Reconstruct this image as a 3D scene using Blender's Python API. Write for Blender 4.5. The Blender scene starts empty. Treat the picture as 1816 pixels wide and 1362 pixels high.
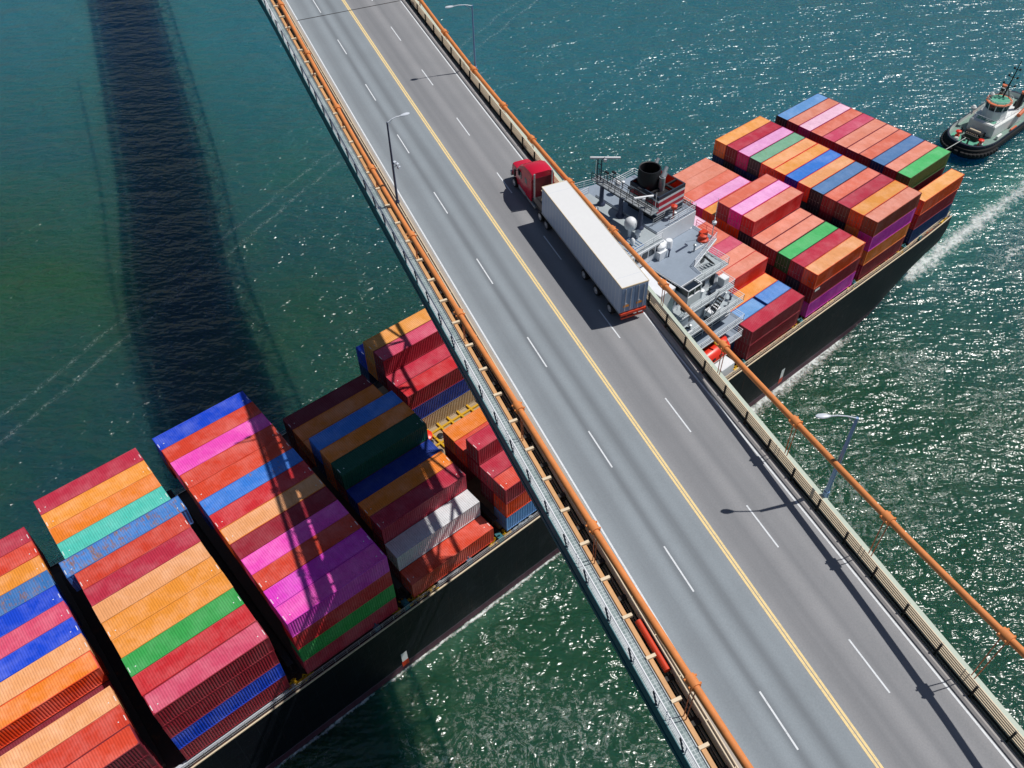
import bpy, bmesh, math, random
from mathutils import Vector, Matrix
from math import sin, cos, pi, radians, sqrt
random.seed(7)
scene = bpy.context.scene
COL = scene.collection

# ------------------------------------------------------------------ camera
YAW, PITCH, ROLL = -0.6851037, 0.7615991, -0.0221065
cam = bpy.data.cameras.new("camera"); camo = bpy.data.objects.new("camera", cam); COL.objects.link(camo)
cam.sensor_width = 36.0; cam.lens = 36.0 * 1527.264 / 1816.0
cam.clip_start = 0.5; cam.clip_end = 12000
camo.matrix_world = Matrix.Translation((-9.13323, -48.06452, 79.58577)) @ Matrix.Rotation(YAW, 4, 'Z') @ Matrix.Rotation(PITCH, 4, 'X') @ Matrix.Rotation(ROLL, 4, 'Z')
scene.camera = camo
# ------------------------------------------------------------------ sky, sun, exposure
SUN_EL, SUN_AZ = radians(59.0), radians(-25.0)
SUNV = Vector((cos(SUN_EL) * cos(SUN_AZ), cos(SUN_EL) * sin(SUN_AZ), sin(SUN_EL)))
world = bpy.data.worlds.new("World"); scene.world = world; world.use_nodes = True
wn = world.node_tree; wn.nodes.clear()
sky = wn.nodes.new('ShaderNodeTexSky'); sky.sky_type = 'NISHITA'; sky.sun_disc = False
sky.sun_elevation = SUN_EL; sky.sun_rotation = radians(90) - SUN_AZ
sky.air_density = 1.0; sky.dust_density = 0.6; sky.ozone_density = 1.5
wbg = wn.nodes.new('ShaderNodeBackground'); wbg.inputs[1].default_value = 0.047
wo = wn.nodes.new('ShaderNodeOutputWorld')
wn.links.new(sky.outputs[0], wbg.inputs[0]); wn.links.new(wbg.outputs[0], wo.inputs[0])
sl = bpy.data.lights.new("sun", 'SUN'); sl.energy = 3.75; sl.angle = radians(0.53); sl.color = (1.0, 0.965, 0.91)
so = bpy.data.objects.new("sun", sl); COL.objects.link(so)
so.rotation_euler = SUNV.to_track_quat('Z', 'Y').to_euler(); so.location = (150, -80, 200)
scene.view_settings.view_transform = 'Standard'; scene.view_settings.look = 'None'
scene.view_settings.exposure = 0.0; scene.view_settings.gamma = 1.0
scene.cycles.max_bounces = 5; scene.cycles.diffuse_bounces = 2; scene.cycles.glossy_bounces = 3
scene.cycles.use_denoising = True
scene.cycles.sample_clamp_indirect = 6.0

# ------------------------------------------------------------------ helpers
def lin(c):
    return c / 12.92 if c <= 0.04045 else ((c + 0.055) / 1.055) ** 2.4
def hx(s, k=1.0):
    s = s.strip('#'); return tuple(min(1.0, lin(int(s[i:i + 2], 16) / 255.0) * k) for i in (0, 2, 4))

class MB:
    """collects faces, then becomes one mesh"""
    def __init__(s): s.V = []; s.F = []; s.M = []; s.mi = 0; s.T = None; s.UV = None
    def v(s, p):
        p = Vector(p)
        if s.T: p = Vector(s.T(p))
        s.V.append(p); return len(s.V) - 1
    def face(s, pts, mi=None):
        s.F.append([s.v(p) for p in pts]); s.M.append(s.mi if mi is None else mi)
    def box(s, a, b, mi=None):
        x0, y0, z0 = a; x1, y1, z1 = b
        i = [s.v(p) for p in ((x0,y0,z0),(x1,y0,z0),(x1,y1,z0),(x0,y1,z0),(x0,y0,z1),(x1,y0,z1),(x1,y1,z1),(x0,y1,z1))]
        for f in ((0,3,2,1),(4,5,6,7),(0,1,5,4),(1,2,6,5),(2,3,7,6),(3,0,4,7)):
            s.F.append([i[k] for k in f]); s.M.append(s.mi if mi is None else mi)
    def prism(s, poly, z0, z1, mi=None, top=None):
        """poly in xy, extruded in z; top = optional polygon at the top"""
        t = top or poly; n = len(poly)
        a = [s.v((p[0], p[1], z0)) for p in poly]; b = [s.v((p[0], p[1], z1)) for p in t]
        m = s.mi if mi is None else mi
        s.F.append(a[::-1]); s.M.append(m); s.F.append(b); s.M.append(m)
        for k in range(n):
            s.F.append([a[k], a[(k+1) % n], b[(k+1) % n], b[k]]); s.M.append(m)
    def tube(s, p, q, r, n=6, r2=None, mi=None, cap=True):
        p = Vector(p); q = Vector(q); d = q - p
        if d.length < 1e-6: return
        d.normalize(); u = d.orthogonal().normalized(); w = d.cross(u); r2 = r if r2 is None else r2
        A = [s.v(p + (u * cos(2*pi*k/n) + w * sin(2*pi*k/n)) * r) for k in range(n)]
        B = [s.v(q + (u * cos(2*pi*k/n) + w * sin(2*pi*k/n)) * r2) for k in range(n)]
        m = s.mi if mi is None else mi
        for k in range(n): s.F.append([A[k], A[(k+1) % n], B[(k+1) % n], B[k]]); s.M.append(m)
        if cap: s.F.append(A[::-1]); s.M.append(m); s.F.append(B); s.M.append(m)
    def path(s, pts, r, n=6, mi=None):
        for a, b in zip(pts, pts[1:]): s.tube(a, b, r, n, mi=mi)
    def lathe(s, c, prof, n=16, mi=None, axis='Z'):
        """prof: list of (r, h)"""
        m = s.mi if mi is None else mi; rings = []
        for r, h in prof:
            ring = []
            for k in range(n):
                a = 2*pi*k/n
                if axis == 'Z': p = (c[0] + r*cos(a), c[1] + r*sin(a), c[2] + h)
                elif axis == 'X': p = (c[0] + h, c[1] + r*cos(a), c[2] + r*sin(a))
                else: p = (c[0] + r*cos(a), c[1] + h, c[2] + r*sin(a))
                ring.append(s.v(p))
            rings.append(ring)
        for A, B in zip(rings, rings[1:]):
            for k in range(n): s.F.append([A[k], A[(k+1) % n], B[(k+1) % n], B[k]]); s.M.append(m)
        s.F.append(rings[0][::-1]); s.M.append(m); s.F.append(rings[-1]); s.M.append(m)
    def loft(s, rings, mi=None, closed=True, caps=True):
        m = s.mi if mi is None else mi
        R = [[s.v(p) for p in r] for r in rings]; n = len(R[0])
        for A, B in zip(R, R[1:]):
            for k in range(n if closed else n - 1): s.F.append([A[k], A[(k+1) % n], B[(k+1) % n], B[k]]); s.M.append(m)
        if caps and closed: s.F.append(R[0][::-1]); s.M.append(m); s.F.append(R[-1]); s.M.append(m)
    def build(s, name, mats, parent=None, origin=None, smooth=False, bevel=0.0):
        if not isinstance(mats, (list, tuple)): mats = [mats]
        if parent is not None: origin = parent.get('_o', None) and Vector(parent['_o']) or Vector((0, 0, 0))
        elif origin is None: origin = Vector((0, 0, 0))
        origin = Vector(origin)
        me = bpy.data.meshes.new(name)
        me.from_pydata([tuple(v - origin) for v in s.V], [], s.F); me.update()
        for m in mats: me.materials.append(m)
        for p, mi in zip(me.polygons, s.M): p.material_index = min(mi, len(mats) - 1)
        bm = bmesh.new(); bm.from_mesh(me)
        bmesh.ops.recalc_face_normals(bm, faces=bm.faces)
        if bevel:
            bmesh.ops.remove_doubles(bm, verts=bm.verts, dist=1e-4)
            bmesh.ops.bevel(bm, geom=[e for e in bm.edges if len(e.link_faces) == 2 and e.calc_face_angle(0) > 0.5], offset=bevel, segments=2, affect='EDGES', clamp_overlap=True)
        bm.to_mesh(me); bm.free()
        if smooth:
            me.polygons.foreach_set('use_smooth', [True] * len(me.polygons)); me.set_sharp_from_angle(angle=radians(35))
        o = bpy.data.objects.new(name, me); COL.objects.link(o)
        if parent is not None:
            o.parent = parent; o['_o'] = parent['_o'] if '_o' in parent else (0, 0, 0)
        else:
            o.location = origin; o['_o'] = tuple(origin)
        return o

def tag(o, label=None, cat=None, group=None, kind=None):
    if label: o['label'] = label
    if cat: o['category'] = cat
    if group: o['group'] = group
    if kind: o['kind'] = kind
    return o
def thing(name, loc, label, cat, group=None):
    o = bpy.data.objects.new(name, None); COL.objects.link(o); o.location = loc; o['_o'] = tuple(loc)
    o.empty_display_size = 0.5
    return tag(o, label, cat, group)

# ------------------------------------------------------------------ materials
def nt(name):
    m = bpy.data.materials.new(name); m.use_nodes = True; t = m.node_tree; t.nodes.clear()
    out = t.nodes.new('ShaderNodeOutputMaterial'); b = t.nodes.new('ShaderNodeBsdfPrincipled')
    t.links.new(b.outputs[0], out.inputs[0]); return m, t, b
def N(t, k, **kw):
    n = t.nodes.new(k)
    for a, v in kw.items(): setattr(n, a, v)
    return n
def noise(t, scale, detail=3, rough=0.5, vec=None, dist=0.0, dim='3D'):
    n = N(t, 'ShaderNodeTexNoise', noise_dimensions=dim); n.inputs['Scale'].default_value = scale
    n.inputs['Detail'].default_value = detail; n.inputs['Roughness'].default_value = rough
    n.inputs['Distortion'].default_value = dist
    if vec is not None: t.links.new(vec, n.inputs['W' if dim == '1D' else 'Vector'])
    return n
def ramp(t, src, stops):
    r = N(t, 'ShaderNodeValToRGB'); e = r.color_ramp.elements
    while len(e) < len(stops): e.new(0.5)
    for x, (p, c) in zip(e, stops):
        x.position = p; x.color = (c, c, c, 1) if not isinstance(c, tuple) else (c[0], c[1], c[2], 1)
    t.links.new(src, r.inputs[0]); return r.outputs[0]
def mixc(t, fac, a, b, mode='MIX'):
    m = N(t, 'ShaderNodeMix', data_type='RGBA', blend_type=mode); m.clamp_factor = True
    for v, i in ((fac, 0), (a, 6), (b, 7)):
        if hasattr(v, 'is_linked') or hasattr(v, 'links'): t.links.new(v, m.inputs[i])
        elif i == 0: m.inputs[0].default_value = v
        else: m.inputs[i].default_value = (v[0], v[1], v[2], 1) if not isinstance(v, float) else (v, v, v, 1)
    return m.outputs[2]
def math_(t, op, a, b=None, c=None, clamp=False):
    m = N(t, 'ShaderNodeMath', operation=op); m.use_clamp = clamp
    for i, v in enumerate((a, b, c)):
        if v is None: continue
        if isinstance(v, (int, float)): m.inputs[i].default_value = v
        else: t.links.new(v, m.inputs[i])
    return m.outputs[0]
def objcoord(t): return N(t, 'ShaderNodeTexCoord').outputs['Object']
def geopos(t): return N(t, 'ShaderNodeNewGeometry').outputs['Position']
def turned(t, vec, rot, s):
    m = N(t, 'ShaderNodeMapping'); m.inputs['Rotation'].default_value = (0, 0, rot); t.links.new(vec, m.inputs[0])
    return scaled(t, m.outputs[0], s)
def scaled(t, vec, s, rot=0.0):
    m = N(t, 'ShaderNodeMapping'); m.inputs['Scale'].default_value = s; m.inputs['Rotation'].default_value = (0, 0, rot)
    t.links.new(vec, m.inputs[0]); return m.outputs[0]

def paint(name, col, rough=0.5, metal=0.0, wear=0.25, rust=0.0, scale=0.8, dark=0.55, spec=0.5, rustcol=(0.16, 0.06, 0.025)):
    m, t, b = nt(name); P = geopos(t)
    n1 = noise(t, scale, 5, 0.6, P); n2 = noise(t, scale * 9, 3, 0.6, P)
    f = math_(t, 'MULTIPLY', ramp(t, n1.outputs[0], [(0.35, 0.0), (0.75, 1.0)]), wear)
    c = mixc(t, f, col, tuple(x * dark for x in col))
    f2 = math_(t, 'MULTIPLY', ramp(t, n2.outputs[0], [(0.45, 0.0), (0.7, 1.0)]), wear * 0.5)
    c = mixc(t, f2, c, tuple(min(1, x * 1.25 + 0.01) for x in col))
    if rust > 0:
        n3 = noise(t, scale * 2.3, 7, 0.75, P)
        c = mixc(t, ramp(t, n3.outputs[0], [(0.66 - rust * 0.3, 0.0), (0.76 - rust * 0.2, 1.0)]), c, rustcol)
    t.links.new(c, b.inputs['Base Color']); b.inputs['Roughness'].default_value = rough; b.inputs['Metallic'].default_value = metal
    b.inputs['Specular IOR Level'].default_value = spec
    t.links.new(math_(t, 'ADD', math_(t, 'MULTIPLY', n2.outputs[0], 0.25), rough - 0.12), b.inputs['Roughness'])
    return m

def container_material(name, kind):
    m, t, b = nt(name)
    oi = N(t, 'ShaderNodeObjectInfo'); oc = objcoord(t)
    off = N(t, 'ShaderNodeVectorMath', operation='ADD'); comb = N(t, 'ShaderNodeCombineXYZ')
    rr = math_(t, 'MULTIPLY', oi.outputs['Random'], 91.0)
    t.links.new(rr, comb.inputs[0]); t.links.new(rr, comb.inputs[1])
    t.links.new(oc, off.inputs[0]); t.links.new(comb.outputs[0], off.inputs[1]); P = off.outputs[0]
    base = oi.outputs['Color']
    big = noise(t, 0.35, 4, 0.6, P); mid = noise(t, 1.7, 6, 0.7, P)
    streak = noise(t, 1.0, 6, 0.7, scaled(t, P, (6.0, 0.7, 0.5) if kind == 'roof' else (5.0, 5.0, 0.5)))
    hs = N(t, 'ShaderNodeHueSaturation'); hs.inputs['Saturation'].default_value = 0.8; hs.inputs['Value'].default_value = 1.25
    t.links.new(base, hs.inputs['Color'])
    c = mixc(t, ramp(t, big.outputs[0], [(0.42, 0.0), (0.68, 0.55)]), base, hs.outputs[0])
    dk = mixc(t, 1.0, c, (0.74, 0.70, 0.68), 'MULTIPLY')
    c = mixc(t, ramp(t, mid.outputs[0], [(0.48, 0.0), (0.75, 0.5)]), c, dk)
    c = mixc(t, math_(t, 'MULTIPLY', ramp(t, streak.outputs[0], [(0.48, 0.0), (0.68, 1.0)]), 0.42), c, dk)
    # rust amount comes from the object's own alpha
    rn = noise(t, 0.9, 7, 0.78, P); st2 = noise(t, 1.6, 5, 0.8, scaled(t, P, (2.2, 0.35, 0.5)))
    rs = math_(t, 'ADD', math_(t, 'MULTIPLY', rn.outputs[0], 0.5), math_(t, 'MULTIPLY', st2.outputs[0], 0.5))
    thr = math_(t, 'SUBTRACT', rs, math_(t, 'SUBTRACT', 0.67, math_(t, 'MULTIPLY', math_(t, 'SUBTRACT', 1.0, oi.outputs['Alpha']), 0.27)))
    rf = math_(t, 'MULTIPLY', thr, 14.0, clamp=True)
    rc = mixc(t, mid.outputs[0], (0.10, 0.035, 0.015), (0.55, 0.26, 0.09))
    c = mixc(t, math_(t, 'MULTIPLY', rf, 0.8), c, rc)
    t.links.new(c, b.inputs['Base Color'])
    b.inputs['Specular IOR Level'].default_value = 0.35
    t.links.new(math_(t, 'ADD', math_(t, 'MULTIPLY', mid.outputs[0], 0.3), 0.38), b.inputs['Roughness'])
    bp = N(t, 'ShaderNodeBump'); bp.inputs['Strength'].default_value = 0.5; bp.inputs['Distance'].default_value = 0.06
    dn = noise(t, 1.3, 2, 0.5, P); t.links.new(dn.outputs[0], bp.inputs['Height']); t.links.new(bp.outputs[0], b.inputs['Normal'])
    return m

M = {}
M['c_body'] = container_material('container_wall_paint', 'wall')
M['c_roof'] = container_material('container_roof_paint', 'roof')
M['white'] = paint('white_paint', (0.84, 0.86, 0.90), 0.45, wear=0.28, dark=0.68)
M['mark'] = paint('white_stencil', (0.85, 0.85, 0.83), 0.6, wear=0.1)
M['steel'] = paint('galvanised_steel', (0.42, 0.45, 0.48), 0.4, 0.4, wear=0.3)
M['rod'] = paint('lock_rod_steel', (0.30, 0.30, 0.31), 0.45, 0.5, wear=0.4)
M['greydeck'] = paint('grey_deck_paint', hx('8F9CAC'), 0.6, wear=0.45, scale=0.5, dark=0.75)
M['beigedeck'] = paint('pale_deck_paint', hx('A8B2B8'), 0.6, wear=0.4, scale=0.6, dark=0.7)
M['shipdeck'] = paint('red_brown_deck', (0.055, 0.035, 0.032), 0.7, wear=0.5, rust=0.4, scale=0.4)
M['hatch'] = paint('hatch_cover_paint', (0.075, 0.055, 0.05), 0.7, wear=0.5, rust=0.3, scale=0.5)
M['hatchpale'] = paint('pale_hatch_paint', hx('B09A7C'), 0.7, wear=0.5, rust=0.25, scale=0.8)
M['navyhull'] = paint('dark_navy_hull', hx('232833'), 0.5, wear=0.35, scale=0.25, dark=0.6)
M['yellow'] = paint('yellow_paint', hx('D9A818'), 0.5, wear=0.5, rust=0.35, scale=2.5)
M['black'] = paint('black_paint', (0.012, 0.012, 0.016), 0.5, wear=0.4)
M['navy'] = paint('navy_blue_paint', (0.014, 0.03, 0.06), 0.5, wear=0.3)
M['red'] = paint('red_stripe_paint', hx('C81E3C'), 0.45, wear=0.3)
M['glass'] = paint('dark_window_glass', (0.012, 0.018, 0.028), 0.12, wear=0.1, spec=0.9)
M['orangecable'] = paint('orange_cable_paint', hx('E48C4C'), 0.6, wear=0.6, scale=1.4, dark=0.62, rust=0.05, rustcol=hx('A85020'))
M['orangesteel'] = paint('faded_orange_chord_paint', hx('D8A470'), 0.6, wear=0.7, scale=0.35, dark=0.68, rust=0.12, rustcol=hx('C85820'))
M['redorange'] = paint('red_orange_paint', hx('D8401C'), 0.5, wear=0.35, scale=0.9)
M['rustyorange'] = paint('rusty_orange_paint', hx('B85A2A'), 0.6, wear=0.5, rust=0.4, scale=2.0)
M['darksteel'] = paint('dark_grimy_steel', (0.022, 0.02, 0.02), 0.7, wear=0.5, rust=0.2)
M['tealsteel'] = paint('teal_fascia_paint', hx('2E6E78'), 0.55, wear=0.4, dark=0.6)
M['palemint'] = paint('pale_mint_walkway', hx('BCC8BC'), 0.7, wear=0.35, scale=0.5, dark=0.8)
M['beigerail'] = paint('beige_rail_paint', hx('E6D2B4'), 0.55, wear=0.4, scale=1.5, dark=0.7)
M['cream'] = paint('cream_curb', hx('ACA298'), 0.7, wear=0.5, scale=0.8, dark=0.7)
M['concrete'] = paint('grey_curb_concrete', hx('A8A4A2'), 0.8, wear=0.4, scale=1.5, dark=0.7)
M['lamp'] = paint('lamp_post_blue_grey', hx('7A9CC8'), 0.45, 0.3, wear=0.3)
M['lampdark'] = paint('lamp_post_slate', hx('48506A'), 0.45, 0.3, wear=0.3)
M['lamphead'] = paint('lamp_head_white', hx('D2D8E2'), 0.4, wear=0.2, dark=0.8)
M['truckred'] = paint('truck_red_paint', hx('D01838'), 0.22, wear=0.12, spec=0.7, dark=0.75)
M['tyre'] = paint('tyre_rubber', (0.012, 0.012, 0.013), 0.85, wear=0.3)
M['rim'] = paint('wheel_rim_alloy', (0.62, 0.63, 0.66), 0.3, 0.5, wear=0.2)
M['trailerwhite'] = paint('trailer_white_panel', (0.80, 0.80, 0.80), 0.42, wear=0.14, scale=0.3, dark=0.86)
M['trailershade'] = paint('trailer_side_shade_blue', (0.46, 0.53, 0.68), 0.4, wear=0.2, scale=0.25, dark=0.8)  # white trailer's side, painted blue-grey as it looks in shade
M['lifeboat'] = paint('lifeboat_orange_red', hx('E8351E'), 0.35, wear=0.25, dark=0.75)
M['tugblack'] = paint('tug_hull_navy', hx('1C2038'), 0.5, wear=0.35)
M['fender'] = paint('tug_rubber_fender', (0.016, 0.016, 0.018), 0.9, wear=0.6, scale=2.5)
M['tuggreen'] = paint('tug_green_deck', hx('5FAE92'), 0.55, wear=0.7, scale=1.2)
M['tugdeck'] = paint('tug_grey_green_deck', hx('7E9A90'), 0.6, wear=0.6, scale=1.4, rust=.12)
M['tugwhite'] = paint('tug_white_paint', hx('ECEEEC'), 0.45, wear=0.22, scale=0.8, dark=0.75)
M['tugorange'] = paint('tug_orange_trim', hx('DE7850'), 0.5, wear=0.3)
M['rope'] = paint('pale_rope', hx('C8CCC8'), 0.9, wear=0.3)
M['amber'] = paint('amber_marker', hx('E8912A'), 0.5, wear=0.2)

# hull: navy above, muted maroon boot topping below, scuffs, rust weeps and one clean line
def hull_material():
    m, t, b = nt('ship_hull_paint'); P = geopos(t)
    s = N(t, 'ShaderNodeSeparateXYZ'); t.links.new(P, s.inputs[0])
    n1 = noise(t, 0.35, 6, 0.65, P); n2 = noise(t, 1.0, 6, 0.7, scaled(t, P, (1.5, 1.5, 0.3))); n3 = noise(t, 0.16, 5, 0.7, P)
    c = mixc(t, n1.outputs[0], hx('0B0D12'), hx('141822'))
    c = mixc(t, ramp(t, n3.outputs[0], [(0.56, 0.0), (0.76, 0.22)]), c, hx('4A5260'))
    c = mixc(t, ramp(t, n2.outputs[0], [(0.64, 0.0), (0.8, 0.22)]), c, hx('5A606C'))
    zz = math_(t, 'ADD', s.outputs[2], math_(t, 'MULTIPLY', n2.outputs[0], 0.25))
    boot = mixc(t, n2.outputs[0], hx('3A2230'), hx('6A4250'))
    c = mixc(t, math_(t, 'LESS_THAN', zz, -22.55), c, boot)
    line = math_(t, 'MULTIPLY', math_(t, 'LESS_THAN', zz, -22.42), math_(t, 'GREATER_THAN', zz, -22.58))
    c = mixc(t, math_(t, 'MULTIPLY', line, 0.45), c, hx('8A8090'))
    b.inputs['Roughness'].default_value = 0.55; b.inputs['Specular IOR Level'].default_value = 0.22
    rs = noise(t, 0.5, 7, 0.75, scaled(t, P, (2.2, 2.2, 0.22)))
    c = mixc(t, ramp(t, rs.outputs[0], [(0.6, 0.0), (0.72, 0.5)]), c, hx('5A3A34'))
    fr = math_(t, 'PINGPONG', math_(t, 'DIVIDE', s.outputs[0], 1.0), 1.2); sm = math_(t, 'LESS_THAN', fr, 0.03)
    fz = math_(t, 'LESS_THAN', math_(t, 'PINGPONG', s.outputs[2], 1.3), 0.025)
    c = mixc(t, math_(t, 'MULTIPLY', math_(t, 'MAXIMUM', sm, fz), 0.3), c, hx('2C323C'))
    t.links.new(c, b.inputs['Base Color'])
    bp = N(t, 'ShaderNodeBump'); bp.inputs['Strength'].default_value = 0.5; bp.inputs['Distance'].default_value = 0.2
    t.links.new(math_(t, 'ADD', n1.outputs[0], math_(t, 'MULTIPLY', math_(t, 'MAXIMUM', sm, fz), 0.1)), bp.inputs['Height']); t.links.new(bp.outputs[0], b.inputs['Normal'])
    return m
M['hull'] = hull_material()

# funnel stripes by height
def stripe_material():
    m, t, b = nt('funnel_stripe_paint'); s = N(t, 'ShaderNodeSeparateXYZ'); t.links.new(geopos(t), s.inputs[0])
    v = math_(t, 'DIVIDE', math_(t, 'SUBTRACT', s.outputs[2], 11.7), 3.9)
    r = N(t, 'ShaderNodeValToRGB'); r.color_ramp.interpolation = 'CONSTANT'; e = r.color_ramp.elements
    nav, wh, rd = (0.012, 0.022, 0.045), (0.72, 0.74, 0.78), hx('C0203A')
    st = [(0.0, nav), (0.28, wh), (0.36, rd), (0.50, wh), (0.60, rd), (0.77, wh), (0.86, nav)]
    while len(e) < len(st): e.new(0.5)
    for x, (p, c) in zip(e, st): x.position = p; x.color = (*c, 1)
    t.links.new(v, r.inputs[0])
    n = noise(t, 1.2, 5, 0.6, geopos(t))
    c = mixc(t, ramp(t, n.outputs[0], [(0.5, 0.0), (0.8, 0.35)]), r.outputs[0], (0.05, 0.05, 0.06))
    t.links.new(c, b.inputs['Base Color']); b.inputs['Roughness'].default_value = 0.45
    return m
M['funnel'] = stripe_material()

def road_material():
    m, t, b = nt('worn_asphalt'); uv = N(t, 'ShaderNodeUVMap'); uv.uv_map = 'lane'
    s = N(t, 'ShaderNodeSeparateXYZ'); t.links.new(uv.outputs[0], s.inputs[0]); n_, s_ = s.outputs[0], s.outputs[1]
    P = geopos(t)
    wob = noise(t, 0.03, 2, 0.5, uv.outputs[0]); nn = math_(t, 'ADD', n_, math_(t, 'MULTIPLY', math_(t, 'SUBTRACT', wob.outputs[0], 0.5), 0.5))
    half = ramp(t, math_(t, 'ADD', math_(t, 'MULTIPLY', nn, 0.9), 0.5), [(0.0, 0.0), (1.0, 1.0)])
    col = mixc(t, half, hx('98A1A8'), hx('9B9B9E'))
    tot = None
    for c0, w, a in ((-6.0, .30, .20), (-5.3, .40, .30), (-3.72, .28, .55), (-2.05, .42, .50), (-.75, .3, .16), (1.1, .45, .30), (2.15, .45, .34), (3.9, .28, .32), (4.75, .40, .27), (6.15, .35, .22)):
        g = math_(t, 'DIVIDE', math_(t, 'SUBTRACT', nn, c0), w); g = math_(t, 'MULTIPLY', math_(t, 'MULTIPLY', g, g), -0.5)
        g = math_(t, 'MULTIPLY', math_(t, 'EXPONENT', g), a); tot = g if tot is None else math_(t, 'ADD', tot, g)
    long = noise(t, 1.0, 4, 0.6, scaled(t, uv.outputs[0], (1.6, 0.02, 1)))
    tot = math_(t, 'MULTIPLY', tot, math_(t, 'ADD', math_(t, 'MULTIPLY', long.outputs[0], 1.0), 0.5), clamp=True)
    col = mixc(t, tot, col, hx('55595F'))
    fine = noise(t, 9.0, 4, 0.8, P); blot = noise(t, 0.22, 5, 0.6, P)
    col = mixc(t, math_(t, 'MULTIPLY', ramp(t, blot.outputs[0], [(0.4, 0.0), (0.7, 1.0)]), 0.16), col, hx('6E7276'))
    col = mixc(t, ramp(t, fine.outputs[0], [(0.35, 0.22), (0.65, 0.0)]), col, hx('5A5E62'))
    spk = noise(t, 1.1, 2, 0.5, P); 
    col = mixc(t, ramp(t, spk.outputs[0], [(0.795, 0.0), (0.81, 0.9)]), col, hx('E0E4E4'))
    t.links.new(col, b.inputs['Base Color']); b.inputs['Roughness'].default_value = 0.85
    bp = N(t, 'ShaderNodeBump'); bp.inputs['Strength'].default_value = 0.3; bp.inputs['Distance'].default_value = 0.02
    t.links.new(fine.outputs[0], bp.inputs['Height']); t.links.new(bp.outputs[0], b.inputs['Normal'])
    return m
M['road'] = road_material()
def marking_material(name, col):
    m, t, b = nt(name); P = geopos(t); n = noise(t, 5.0, 5, 0.8, P)
    t.links.new(mixc(t, ramp(t, n.outputs[0], [(0.5, 0.0), (0.72, 0.55)]), col, hx('8A8C8C')), b.inputs['Base Color'])
    b.inputs['Roughness'].default_value = 0.7; return m
M['lanewhite'] = marking_material('worn_white_road_paint', hx('E2E6EA'))
M['laneyellow'] = marking_material('worn_yellow_road_paint', hx('F2D698'))
def grating_material():
    m, t, b = nt('steel_grating'); uv = N(t, 'ShaderNodeUVMap'); uv.uv_map = 'lane'
    ch = N(t, 'ShaderNodeTexBrick'); ch.offset = 0.0; ch.inputs['Scale'].default_value = 1.0
    ch.inputs['Brick Width'].default_value = 0.22; ch.inputs['Row Height'].default_value = 0.26; ch.inputs['Mortar Size'].default_value = 0.035
    ch.inputs['Color1'].default_value = (*hx('78888C'), 1); ch.inputs['Color2'].default_value = (*hx('94A2A4'), 1); ch.inputs['Mortar'].default_value = (*hx('B4BEC0'), 1)
    t.links.new(uv.outputs[0], ch.inputs[0]); n = noise(t, 0.8, 5, 0.6, geopos(t))
    t.links.new(mixc(t, ramp(t, n.outputs[0], [(0.4, 0.0), (0.75, 0.6)]), ch.outputs[0], hx('54706E')), b.inputs['Base Color'])
    b.inputs['Roughness'].default_value = 0.6; return m
M['grating'] = grating_material()

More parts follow.
